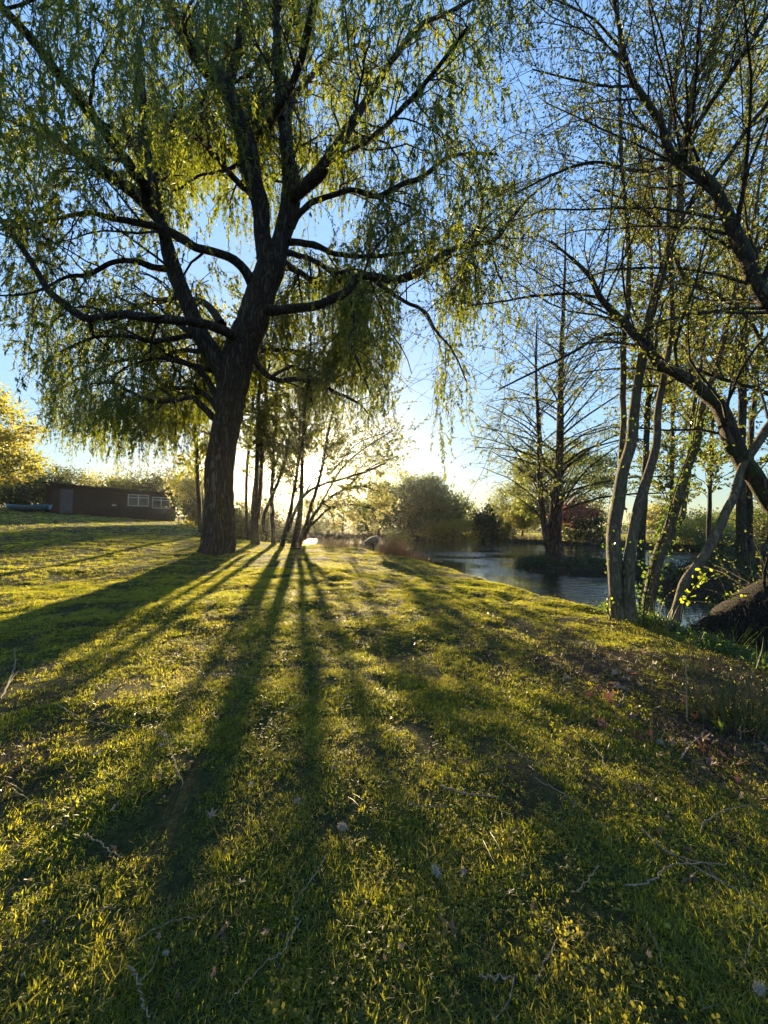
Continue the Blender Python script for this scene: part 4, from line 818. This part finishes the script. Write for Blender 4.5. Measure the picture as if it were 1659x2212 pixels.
for s in (0, nR - 1):
    P = V.reshape(nS, nR, 3)[:, s] + bc; obj('gunwale', np_mesh('gunwale', *tubes(P, np.full(nS, .035), 6), plain('pale_blue_trim', (.08, .22, .32), .45, 5, .1), smooth=True), boat)
for t in (-.45, .35): obj('thwart', np_mesh('thwart', *box(bc + [t * Lb / 2, 0, .36], (.22, 1.0, .03)), M_BLUE), boat)
# white tap stand right of shed
tpc = at(386, 1118, 30.0); tpc[2] = gz(tpc[0], tpc[1])
tp = empty('white_handle', tpc, 'small white T shaped handle standing right of the shed', 'handle')
obj('post', np_mesh('post', *box(tpc + [0, 0, .3], (.05, .05, .6)), M_WHITE), tp); obj('crossbar', np_mesh('crossbar', *box(tpc + [0, 0, .22], (.6, .05, .05)), M_WHITE), tp)

bush('maple_tree', gpt(-80, 25), 8.5, (4.1, 3.5, 3.8), 90, 14000, .2, M_GOLD_LEAF, 'golden leaved maple cut by the left edge of the picture', 'tree', .22, crown_z=.52, spread=.14)
for px, D, h, rx, mt, lab in ((20, 33, 3.2, 2.6, M_HEDGE_LEAF, 'dark hedge bush behind the blue boat'), (85, 36, 4.4, 2.8, M_HEDGE_LEAF, 'rounded dark bush at the left end of the shed'),
    (150, 41, 5.0, 3.2, M_HEDGE_LEAF, 'bush rising behind the left part of the shed roof'), (225, 42, 4.6, 3.2, M_GOLD_LEAF, 'lighter bush rising behind the middle of the shed roof'),
    (300, 44, 5.0, 3.4, M_HEDGE_LEAF, 'bush rising behind the shed windows'), (370, 44, 6.2, 3.4, M_HEDGE_LEAF, 'tall bush behind the right end of the shed'),
    (415, 32, 5.0, 2.0, M_GOLD_LEAF, 'orange green bush between the shed and the willow trunk'), (450, 30, 3.0, 2.2, M_HEDGE_LEAF, 'low dark bush hidden partly by the willow trunk'),
    (510, 32, 4.4, 2.6, M_HEDGE_LEAF, 'shaded bush just right of the willow trunk')):
    bush('hedge_bush', gpt(px, D), h, (rx, 1.9, h * .5), 44, 4200, .17 * (.5 + D / 60), mt, lab, 'bush', .06, ntr=3, crown_z=.46, shell=.2)

# far fence in the field
M_FENCE = plain('fence_wood', (.10, .085, .07), .8, 8, .3)
fe = empty('field_fence', at(1120, 1150, 70), 'low post and rail fence along the far field', 'fence')
FA, FB = np.array([12.0, 74.0]), np.array([34.0, 66.0])
for k in range(12):
    q = FA + (FB - FA) * k / 11; z = gz(*q); obj('post', np_mesh('post', *box((q[0], q[1], z + .55), (.14, .14, 1.2)), M_FENCE), fe)
for h in (.5, .95):
    P = np.array([[*(FA + (FB - FA) * t), gz(*(FA + (FB - FA) * t)) + h] for t in np.linspace(0, 1, 12)]); obj('rail', np_mesh('rail', *tubes(P, np.full(12, .06), 4), M_FENCE), fe)

# ------------------------------------------------------------------ goose
gc = at(806, 1192, 13.6); gcz = gz(gc[0], gc[1]); gc = np.array([gc[0], gc[1], gcz - .10])
goose = empty('goose', (gc[0], gc[1], gc[2]), 'grey brown goose with upright black neck standing at the pond edge', 'goose')
M_GOOSE, nt = mat_new('goose_feathers'); o = N(nt, 'ShaderNodeOutputMaterial'); p = N(nt, 'ShaderNodeBsdfPrincipled')
ga = N(nt, 'ShaderNodeAttribute'); ga.attribute_name = 'tint'; nz = noise(nt, 30, 3, mapping(nt, (1, 1, 3)))
gr = ramp(nt, ga.outputs['Fac'], [(0, (.02, .018, .016)), (.2, (.02, .018, .016)), (.25, (.34, .31, .27)), (.45, (.22, .19, .16)), (.6, (.14, .115, .09)), (1, (.10, .08, .062))]); gr.color_ramp.interpolation = 'LINEAR'
nt.links.new(gr.outputs[0], p.inputs['Base Color']); p.inputs['Roughness'].default_value = .7; nt.links.new(p.outputs[0], o.inputs[0])
# spine: x forward (to the right in view), z up; radius width/height
SPN = [(-.40, .42, .012, .01, .1), (-.33, .44, .05, .03, .1), (-.27, .455, .075, .06, .3), (-.16, .48, .125, .11, .9), (-.04, .50, .155, .14, .9), (.07, .52, .15, .145, .7), (.15, .56, .12, .12, .38), (.195, .62, .075, .08, .3), (.205, .68, .045, .045, .05), (.205, .76, .035, .035, .05), (.208, .84, .032, .032, .05), (.215, .895, .036, .036, .08), (.245, .925, .042, .04, .05), (.285, .925, .036, .032, .05), (.315, .915, .018, .016, .02)]
SP = resample(np.array([[a, 0, b, c, d, e] for a, b, c, d, e in SPN]), 44); V = []; sd = 14
T = np.gradient(SP[:, :3], axis=0); T = nrm(T)
for i in range(len(SP)):
    up = np.cross(T[i], [0, 1, 0]); up = up / np.linalg.norm(up)
    for j in range(sd):
        a = 2 * np.pi * j / sd; V.append(SP[i, :3] + np.array([0, 1, 0]) * np.cos(a) * SP[i, 3] + up * np.sin(a) * SP[i, 4])
V = np.array(V); q = np.array([[i * sd + j, i * sd + (j + 1) % sd, (i + 1) * sd + (j + 1) % sd, (i + 1) * sd + j] for i in range(len(SP) - 1) for j in range(sd)])
tn = np.repeat(SP[:-1, 5], sd)
gs = 1.0; GM = np.array([[np.cos(.4), -np.sin(.4), 0], [np.sin(.4), np.cos(.4), 0], [0, 0, 1]])
legs = []
for yy, xx in ((-.06, .0), (.06, .04)):
    legs.append(tubes(np.array([[xx - .03, yy, .44], [xx - .015, yy, .30], [xx + .01, yy, .2], [xx, yy, .1], [xx, yy, .0]]), np.array([.05, .032, .014, .009, .010]), 8))
    legs.append(box((xx + .04, yy, .008), (.11, .07, .014)))
LV, LQ = cat(legs); allV = np.concatenate([V, LV]) @ GM.T * gs + gc; allQ = np.concatenate([q, LQ + len(V)])
obj('body', np_mesh('body', allV, allQ, M_GOOSE, smooth=True, tint=np.concatenate([tn, np.where(LQ.mean(1) > -1, .12, .12)])), goose)
bl = resample(np.array([[.31, 0, .915, .018], [.345, 0, .905, .012], [.372, 0, .9, .005]]), 6); bv, bq = tubes(bl[:, :3], bl[:, 3], 8)
obj('bill', np_mesh('bill', bv @ GM.T + gc, bq, plain('black_bill', (.02, .02, .02), .4)), goose)
for s in (-1, 1):
    wg = []; ws = resample(np.array([[.12, s * .135, .55, .05], [0, s * .155, .54, .085], [-.15, s * .12, .50, .07], [-.28, s * .07, .46, .03], [-.36, s * .03, .445, .008]]), 14)
    v, qq = tubes(ws[:, :3], ws[:, 3], 10); v = v.reshape(14, 10, 3); v[..., 1] = ws[:, None, 1] + (v[..., 1] - ws[:, None, 1]) * .35
    obj('wing', np_mesh('wing', v.reshape(-1, 3) @ GM.T + gc, qq, plain('wing_brown', (.11, .088, .066), .7, 25, .35), smooth=True), goose)
v, qq = tubes(np.array([[.232, -.04, .912], [.236, 0, .885], [.232, .04, .912]]), np.array([.014, .024, .014]), 8); obj('chin_patch', np_mesh('chin_patch', v @ GM.T + gc, qq, plain('white_chin', (.7, .68, .64), .7), smooth=True), goose)

# ------------------------------------------------------------------ foreground: rushes, weeds, leaves, twigs, fluff
x, y = wedge(5200, 2.6, 8, 1, 18, 48); d = sdist(x, y, POND); k = (d > -.1) & (d < .75 + .6 * vnoise(x, y, .5, 31)) & (y > 2.6); x, y = x[k], y[k]
herbs('bank_weeds', *(lambda q: (x[q], y[q]))(proj(np.stack([x, y, height(x, y)], 1))[0] > 1290), .15, 7, .04, M_IVY, 'low ivy and weeds along the near bank under the pale stems', .06)
k = (rng.uniform(0, 1, len(x)) < .10) & (y > 3.8) & (proj(np.stack([x, y, height(x, y)], 1))[0] > 1290); x, y = x[k], y[k]; n = len(x)
scatter('bank_rushes', np.stack([x, y, height(x, y)], 1), np.stack([rng.normal(0, .15, n), rng.normal(0, .15, n), rng.uniform(0, 6.28, n)], 1), rng.uniform(.35, .85, n), rusht + [reedt[1]] * 0, 'sparse thin rushes between the stems on the bank')
def rush(label, px, py, D, n, spread, h):
    c = at(px, py, D); e = empty('rush_tuft', (c[0], c[1], gz(c[0], c[1])), label, 'rushes')
    th = rng.uniform(0, 6.28, n); rr = spread * np.sqrt(rng.uniform(0, 1, n)); bx = c[0] + rr * np.cos(th); by = c[1] + rr * np.sin(th); B = np.empty((n, 6, 3)); B[:, 0] = np.stack([bx, by, height(bx, by) - .02], 1)
    d = nrm(np.stack([np.cos(th) * .3 + rng.normal(0, .2, n), np.sin(th) * .2 + rng.normal(0, .2, n), np.ones(n)], 1)); L = h * rng.uniform(.4, 1.15, n) / 5
    for s in range(1, 6): B[:, s] = B[:, s - 1] + d * L[:, None]; d = nrm(d + rng.normal(0, .05, (n, 3)) + np.array([0, 0, -.03]) * s)
    obj('blades', np_mesh('blades', *tubes(B, np.tile(np.array([1, .95, .85, .7, .5, .2]) * .0027, (n, 1)), 4), M_RUSH, tint=rng.uniform(0, 1, n).repeat(20)), e, kind='stuff')
rush('tall green rush tuft at the right edge above the red leaves', 1565, 1560, 2.75, 110, .22, .55)
rush('second rush tuft cut by the right edge of the picture', 1645, 1600, 2.7, 90, .2, .5)
rush('short rush tuft just left of the fallen trunk', 1480, 1450, 3.7, 50, .16, .4)
rush('thin rush tuft at the foot of the pale stems', 1400, 1375, 5.0, 50, .35, .45)

# leafy sprouts beside the leaning alder
def sprout(label, pts, D, nl, size):
    P, r = trace(pts, D, 14); e = empty('leafy_sprout', P[0], label, 'sapling')
    obj('stem', np_mesh('stem', *tubes(P, np.maximum(r, .003), 6), M_TWIG, smooth=True), e)
    me_ = None
    for k in range(nl):
        t = rng.uniform(.35, 1) * 13; i = min(int(t), 12); c = P[i] * (1 - t % 1) + P[i + 1] * (t % 1)
        if me_ is None:
            u = np.array([[0, 0, 0], [.3, .28, .03], [.7, .3, .05], [1, 0, .0], [.7, -.3, .05], [.3, -.28, .03], [.5, 0, -.02]]) * size
            f = np.array([[0, 1, 6], [1, 2, 6], [2, 3, 6], [3, 4, 6], [4, 5, 6], [5, 0, 6]])
            me_ = np_mesh('leaf', u, f, M_SPROUT, smooth=True, tint=np.full(6, .6))
        o = bpy.data.objects.new('leaf', me_); col.objects.link(o); o.parent = e; o.location = Vector(c - P[0]) + Vector(rng.normal(0, .035, 3)); o.rotation_euler = tuple(rng.uniform(-1.2, 1.2, 3) + [0, 0, rng.uniform(0, 6)]); s = rng.uniform(.6, 1.3); o.scale = (s, s, s)
sprout('bright green sprout with round leaves right of the leaning alder', [(1470, 1345, 4), (1478, 1300, 3), (1500, 1270, 3), (1530, 1235, 2)], 5.1, 46, .055)
sprout('bright leafy spray over the blue water beside the fallen trunk', [(1515, 1370, 4), (1545, 1300, 3), (1590, 1285, 2), (1620, 1282, 2)], 5.1, 26, .045)
sprout('yellow green shoot between the pale stem clump and the ivy', [(1385, 1360, 4), (1395, 1290, 3), (1402, 1240, 2), (1400, 1200, 2)], 5.3, 22, .04)
sprout('small shoot at the left foot of the pale stem clump', [(1320, 1340, 3), (1312, 1310, 3), (1318, 1285, 2)], 5.6, 16, .045)

MARKS = [(1558, 1568, 'yellow green leaf'), (1485, 1530, 'bare upright stalk'), (1565, 1500, 'tall rush tuft'), (1425, 1602, 'pale fluff by the drift'), (1275, 1500, 'small red leaf'), (1435, 1778, 'small yellow leaf'), (1440, 1998, 'dull yellow leaf'), (1400, 2062, 'curled tan leaf'),
    (740, 1785, 'cream fluff tuft'), (942, 1882, 'elongated white fluff'), (470, 1458, 'flat white fluff'), (358, 2058, 'lower left fluff'), (370, 1630, 'hooked twig'), (220, 1825, 'short pale stick'), (300, 2130, 'thick bent twig'), (30, 1450, 'left edge twig'), (1010, 1712, 'straight centre twig'),
    (1210, 1715, 'down slanting twig'), (1470, 1860, 'very long twig'), (1180, 2070, 'upright looking twig'), (1075, 2110, 'short stout stick'), (560, 2090, 'peeling twig'), (665, 1910, 'thin straight twig'), (1300, 1640, 'drift end twig'), (1350, 1340, 'pale stem clump'), (1465, 1350, 'leaning alder'), (1600, 1380, 'fallen trunk'), (470, 1200, 'willow trunk')]
_used = {}
def marked(base, px, py):
    m_ = sorted(MARKS, key=lambda q: (q[0] - px) ** 2 + (q[1] - py) ** 2)
    for near_, c in ((0, 'beside'), (0, ''), (1, ''), (2, ''), (3, '')):
        x_, y_, nm = m_[near_]; dx, dy = px - x_, py - y_; d_ = math.hypot(dx, dy)
        if not c: c = ('far ' if d_ > 220 else '') + (('right of' if dx > 0 else 'left of') if abs(dx) > abs(dy) else ('below' if dy > 0 else 'above'))
        if c == 'beside' and d_ > 60: continue
        l = base + ' ' + c + ' the ' + nm
        if l not in _used: _used[l] = 1; return l
    return l
# fallen maple leaves
def leafshape():
    tips = [(0, 1.0), (22, .62), (30, .42), (48, .80), (62, .72), (76, .38), (100, .55), (120, .5), (150, .28), (180, .12)]
    A = [(np.radians(a_), r_) for a_, r_ in tips]; A = A + [(2 * np.pi - a_, r_) for a_, r_ in A[-2:0:-1]]
    v = np.array([[np.sin(a_) * r_, np.cos(a_) * r_, .22 * r_ * r_ + .08 * np.sin(5 * a_)] for a_, r_ in A]); n_ = len(v)
    V = np.concatenate([[[0, 0, 0]], v]); f = np.array([[0, i + 1, (i + 1) % n_ + 1] for i in range(n_)]); return V * .5, f
lv, lf = leafshape()
lmeshes = {}
for nm, c, tcol in (('russet', (.10, .05, .035), (.14, .06, .035)), ('brown', (.16, .10, .06), (.3, .17, .08)), ('tan', (.22, .15, .10), (.34, .22, .12)), ('grey', (.17, .15, .13), (.2, .17, .13)), ('yellow', (.22, .25, .03), (.6, .62, .04)), ('red', (.16, .05, .035), (.22, .07, .04))):
    lmeshes[nm] = np_mesh('fallen_leaf', lv, lf, leafmat('fallen_leaf_' + nm, [c, c], [tcol, tcol], .35), smooth=False, tint=np.full(len(lf), .5))
def fallen(px, py, size, kind, label, group=None, tilt=.5):
    d = RM @ np.array([(px - CX) / F, -(py - CY) / F, -1.0]); t = 1.0
    for _ in range(40): p = CAM + d * t; t += (p[2] - gz(p[0], p[1]) - .035) / max(.15, -d[2]) * .7
    p = CAM + d * t; o = bpy.data.objects.new('fallen_leaf', lmeshes[kind]); col.objects.link(o); o.location = p; s = size / F * t * .85
    o.scale = (s, s, s); o.rotation_euler = (rng.normal(0, tilt), rng.normal(0, tilt), rng.uniform(0, 6.28)); return tag(o, label, 'leaf', group)
fallen(1558, 1568, 44, 'yellow', 'fresh yellow green maple leaf standing out among the russet leaves', tilt=.9)
fallen(1435, 1778, 26, 'yellow', 'small yellow maple leaf on the grass at the lower right')
fallen(1440, 1998, 26, 'yellow', 'dull yellow leaf low on the grass near the right bottom')
fallen(1400, 2062, 24, 'tan', 'curled orange tan leaf in the grass near the right bottom')
fallen(1505, 1545, 56, 'red', 'bright red brown leaf just above the yellow green leaf', tilt=.8)
fallen(1560, 1610, 62, 'russet', 'large dark russet leaf below the yellow green leaf')
fallen(1275, 1500, 26, 'red', 'small red leaf at the top of the leaf litter')
for k in range(34):
    u = rng.uniform(0, 1); px = 1270 + 380 * u + rng.normal(0, 18); py = 1500 + 170 * u + rng.normal(0, 34)
    kd = str(rng.choice(['russet', 'brown', 'tan', 'russet'])); px = min(px, 1655); sz = rng.uniform(22, 52)
    fallen(px, py, sz, kd, marked(('large ' if sz > 38 else 'small ') + kd + ' maple leaf in the bank drift', px, py), 'fallen leaves in the drift', .7)
for k in range(26):
    px, py = rng.uniform(1180, 1440), rng.uniform(1400, 1500); kd = str(rng.choice(['grey', 'brown', 'tan'])); sz = rng.uniform(14, 30)
    fallen(px, py, sz, kd, marked(('larger ' if sz > 22 else 'tiny ') + kd + ' dead leaf on bare soil', px, py), 'dead leaves on the bare soil', .4)
spots = [(615, 1515), (640, 1730), (545, 1690), (350, 1610), (345, 2020), (575, 2010), (800, 2015), (870, 2045), (455, 1760), (210, 1625), (60, 1900), (110, 1780), (720, 1660), (930, 2105), (590, 1600), (300, 1935), (520, 1905), (1000, 1880), (1100, 1925), (690, 2130), (460, 2100), (250, 1740), (1240, 1740), (1150, 1960), (830, 2070)]
for px, py in spots:
    kd = str(rng.choice(['grey', 'brown', 'grey', 'tan'])); fallen(px, py, rng.uniform(20, 40), kd, marked(kd + ' dead leaf in the lawn grass', px, py), 'dead leaves scattered on the lawn', .4)

# twigs lying on the lawn
def ground_pt(px, py, up=.0):
    d = RM @ np.array([(px - CX) / F, -(py - CY) / F, -1.0]); t = 1.0
    for _ in range(40): p = CAM + d * t; t += (p[2] - gz(p[0], p[1]) - up) / max(.15, -d[2]) * .7
    return CAM + d * t
def twig(pts, wpx, label, fork=None, lift=.03):
    L = []
    for k, (px, py) in enumerate(pts): L.append(ground_pt(px, py, lift * (.6 + .6 * (k % 2))))
    L = np.array(L); P = resample(L, 26); d = float(proj(P.mean(0))[2]) * .62; n = 26
    P[1:-1] += rng.normal(0, .0025, (n - 2, 3)); r = wpx / 2 / F * d * np.linspace(1.1, .6, n) * (1 + rng.normal(0, .08, n))
    mat = M_TWIGP
    if fork:
        e = empty('fallen_twig', P[0], label, 'twig'); obj('stem', np_mesh('stem', *tubes(P, r, 7), mat, smooth=True), e)
        L = np.array([ground_pt(px, py, lift) for px, py in fork]); Q = resample(L, 12); obj('side_shoot', np_mesh('side_shoot', *tubes(Q, np.linspace(r[8] * .8, r[8] * .3, 12), 6), mat, smooth=True), e)
    else:
        o = obj('fallen_twig', np_mesh('fallen_twig', *tubes(P - P[0], r, 7), mat, smooth=True), label=label); o.location = P[0]; o['category'] = 'twig'
M_TWIGP = barkmat('dry_twig', (.10, .075, .05), (.21, .16, .11), (.34, .27, .19), s=60, stretch=1, bump=.4, dist=.004)
TW = [([(705, 1845), (680, 1890), (650, 1930), (632, 1965)], 4, 'thin straight twig running down left from below the left fluff', None),
 ([(650, 1990), (610, 2050), (560, 2090), (515, 2140), (495, 2165)], 5, 'long twig with peeling bark near the bottom centre left', None),
 ([(343, 1585), (360, 1595), (370, 1620), (380, 1660), (378, 1690)], 5, 'hooked twig curving down in the left shade', [(380, 1662), (395, 1690), (388, 1706)]),
 ([(180, 1802), (215, 1820), (240, 1840), (265, 1852)], 5, 'short pale stick in the left middle foreground', None),
 ([(275, 2085), (298, 2110), (308, 2160), (322, 2200)], 7, 'thick bent twig at the bottom left', [(300, 2120), (330, 2090), (345, 2040)]),
 ([(275, 2045), (330, 2010), (390, 1985), (440, 1985)], 3, 'long curved thin twig above the thick bent one', None),
 ([(0, 1510), (20, 1470), (34, 1430), (30, 1400)], 6, 'grey twig standing at the left edge in the shade', [(18, 1478), (34, 1455), (42, 1448)]),
 ([(950, 1695), (1000, 1712), (1040, 1718), (1078, 1722)], 6, 'straight twig lying across the centre right grass', None),
 ([(880, 1738), (950, 1742), (1010, 1738)], 3, 'thin reddish twig below the straight centre twig', None),
 ([(1155, 1680), (1200, 1705), (1240, 1730), (1260, 1750)], 4, 'twig slanting down right in the middle right lawn', None),
 ([(1385, 1790), (1430, 1830), (1480, 1862), (1560, 1905), (1659, 1975)], 6, 'very long twig slanting to the right edge', [(1440, 1838), (1500, 1860), (1570, 1868)]),
 ([(1350, 1910), (1400, 1905), (1450, 1870), (1500, 1865), (1545, 1870)], 5, 'wavy twig crossing the very long twig', None),
 ([(1515, 1795), (1530, 1770), (1580, 1745), (1640, 1740)], 4, 'arched twig above the long twig at the right', None),
 ([(1205, 2025), (1190, 2060), (1170, 2095), (1155, 2120)], 5, 'short upright looking twig in the lower right grass', None),
 ([(1795 - 500, 1870), (1270, 1900), (1240, 1930)], 4, 'little twig stub right of the right fluff', None),
 ([(1035, 2107), (1080, 2110), (1115, 2110)], 7, 'short stout stick lying flat near the bottom right', [(1110, 2112), (1100, 2160), (1070, 2200)]),
 ([(1330, 1350 + 180), (1345, 1510), (1350, 1495)], 4, 'thin upright stalk stub by the leaf drift', None),
 ([(470, 1455), (520, 1460), (590, 1470)], 2.5, 'very thin twig across the shaded middle left lawn', None),
 ([(120, 1520), (200, 1560), (330, 1575), (400, 1600)], 2.5, 'hair thin twig at the edge of the left shadow', None),
 ([(1620, 1540), (1600, 1570), (1600, 1600)], 4, 'bent twig beside the rushes at the right edge', None),
 ([(1470, 1640), (1500, 1600), (1520, 1590)], 5, 'curved twig arching over the russet leaves', None),
 ([(1240, 1580), (1290, 1620), (1310, 1660), (1350, 1690)], 3.5, 'twig at the left end of the leaf drift', None),
 ([(590, 1540), (640, 1525), (690, 1500)], 2.5, 'thin twig in the long central shadow', None),
 ([(1090, 1600), (1140, 1640), (1180, 1650)], 3, 'thin twig on the lawn left of the leaf drift', None),
 ([(830, 1560), (870, 1600), (900, 1590)], 2.5, 'thin bent twig in the centre of the lawn', None),
 ([(145, 2010), (200, 1970), (250, 1960)], 3, 'thin twig low at the left', None),
 ([(1390, 1990), (1420, 2040), (1430, 2090)], 3, 'brown twig beside the dull yellow leaf', None),
 ([(1590, 2000), (1620, 2040), (1600, 2090)], 4, 'twig near the bottom right corner', None)]
for pts, wp, lab, fk in TW: twig(pts, wp, lab, fk)
# standing bare stalk by the bank
s0 = ground_pt(1485, 1560); s1 = s0 + np.array([.01, .02, .42]); stk = obj('dead_stalk', np_mesh('dead_stalk', *tubes(resample(np.array([[0, 0, 0], [.004, .01, .2], [.012, .02, .42]]), 8), np.linspace(.006, .004, 8), 6), M_TWIGP, smooth=True), label='upright bare brown stalk sticking up from the red leaf drift', ); stk.location = s0; stk['category'] = 'stalk'

# seed fluff
M_FLUFF = leafmat('seed_fluff', [(.42, .38, .30), (.6, .56, .47)], [(.5, .44, .34), (.65, .58, .46)], .4)
def fluff(px, py, size, label, group=None, ax=(1, .6, .5)):
    c = ground_pt(px, py, .025); d = float(proj(c)[2]) * .55; s = size / F * d / 2; n = int(np.clip(size * 10, 40, 320))
    q = nrm(rng.normal(0, 1, (n, 3))) * np.asarray(ax) * s * rng.uniform(.2, 1, (n, 1)); B = np.empty((n, 3, 3)); B[:, 0] = q * .6; B[:, 1] = q + rng.normal(0, s * .12, (n, 3)); B[:, 2] = B[:, 1] + rng.normal(0, s * .22, (n, 3))
    o = obj('seed_fluff', np_mesh('seed_fluff', *tubes(B, np.tile(np.array([.05, .035, .015]) * s, (n, 1)), 3), M_FLUFF), label=label, group=group); o.location = c; o.rotation_euler = (0, 0, rng.uniform(-.5, .5)); o['category'] = 'seed fluff'
fluff(740, 1785, 42, 'cream seed fluff tuft resting on the grass left of centre', ax=(1, .7, .45))
fluff(942, 1882, 52, 'elongated white seed fluff on the grass right of centre', ax=(.45, 1, .6))
fluff(470, 1458, 24, 'flat white fluff at the top left of the sunlit patch', ax=(1, .4, .3))
fluff(358, 2058, 26, 'white fluff in the dark grass at the lower left')
fluff(1640, 2135, 60, 'blurred white feather like fluff at the bottom right corner', ax=(1, .4, .3))
fluff(1425, 1602, 30, 'pale fluff beside the russet leaf drift')
for px, py in ((620, 1640), (545, 1695), (355, 1720), (95, 1990), (50, 2105), (310, 2170), (1075, 1835), (690, 1405), (545, 1372), (1275, 2140), (985, 1960), (1185, 2010), (640, 1985), (1130, 1890), (260, 1990), (1205, 1640), (655, 1336), (870, 1410), (1015, 1350), (730, 1500)):
    fluff(px, py, rng.uniform(9, 16), marked('tiny white fluff speck on the lawn', px, py), 'specks of seed fluff')

# near willow leaves at the upper left, each its own leaf
u = np.array([[0, 0, 0], [.3, .085, .02], [.65, .07, .02], [1, 0, -.04], [.65, -.07, .02], [.3, -.085, .02], [.45, 0, -.01]]); f = np.array([[0, 1, 6], [1, 2, 6], [2, 3, 6], [3, 4, 6], [4, 5, 6], [5, 0, 6]])
lms = [np_mesh('leaf', u * .10, f, M_WILLOW_LEAF, smooth=True, tint=np.full(6, t)) for t in (.2, .5, .8, 1.0)]
near = []; wl0 = Vector(willow.location)
NN = 850
for k in range(NN):
    if k % 5 == 0: px, py, D = rng.uniform(300, 1080), rng.uniform(-330, 20), rng.uniform(4.0, 6.5)
    else: px, py, D = -140 + 620 * rng.uniform(0, 1) ** 1.7, rng.uniform(-320, 330), rng.uniform(3.6, 7.0)
    py -= max(0, px - 150) * .5 if k % 5 else 0; L = rng.uniform(.5, 1.1)
    p = at(px, py, D); P = np.array([p, p + [rng.normal(0, .05), rng.normal(0, .05), -L * .5], p + [rng.normal(0, .08), rng.normal(0, .08), -L]]); P = resample(P, 10)
    near.append(P)
    for j in range(10 if k < 29 else 0):
        t = rng.uniform(0, 9); i = min(int(t), 8); c = P[i] * (1 - t % 1) + P[i + 1] * (t % 1); a = rng.uniform(0, 6.28)
        o = bpy.data.objects.new('leaf', lms[rng.integers(0, 4)]); col.objects.link(o); o.parent = willow; o.location = Vector(c) - wl0
        o.rotation_euler = (rng.uniform(-1.5, 1.5), rng.uniform(.5, 1.3), a); s = rng.uniform(.7, 1.2); o.scale = (s, s, s)
near = np.array(near); obj('near_twigs', np_mesh('near_twigs', *tubes(near, np.full(near.shape[:2], .0025), 4), M_TWIG), willow, kind='stuff')
C, T = along(near, 40); n = len(C); leaves(C, T + rng.normal(0, .5, C.shape), rng.uniform(.07, .12, n), rng.uniform(.014, .02, n), 'near_foliage', M_WILLOW_LEAF, parent=willow, tint=rng.uniform(0, .6, n), kind='stuff')

# ------------------------------------------------------------------ haze volume added to spread a glow around the sun
def haze_box(den):
    V, Q = box((100, 350, 13), (1500, 1500, 31)); V[:, 1] = np.where(V[:, 1] < 0, -300, V[:, 1])
    m, nt = mat_new('glow_haze'); o = N(nt, 'ShaderNodeOutputMaterial'); v = N(nt, 'ShaderNodeVolumePrincipled')
    v.inputs['Color'].default_value = (.95, .95, .95, 1); v.inputs['Density'].default_value = den; v.inputs['Anisotropy'].default_value = .8
    nt.links.new(v.outputs[0], o.inputs['Volume']); obj('haze', np_mesh('haze', V, Q, m), kind='stuff', label='thin sunlit haze in the air')
haze_box(.0002)
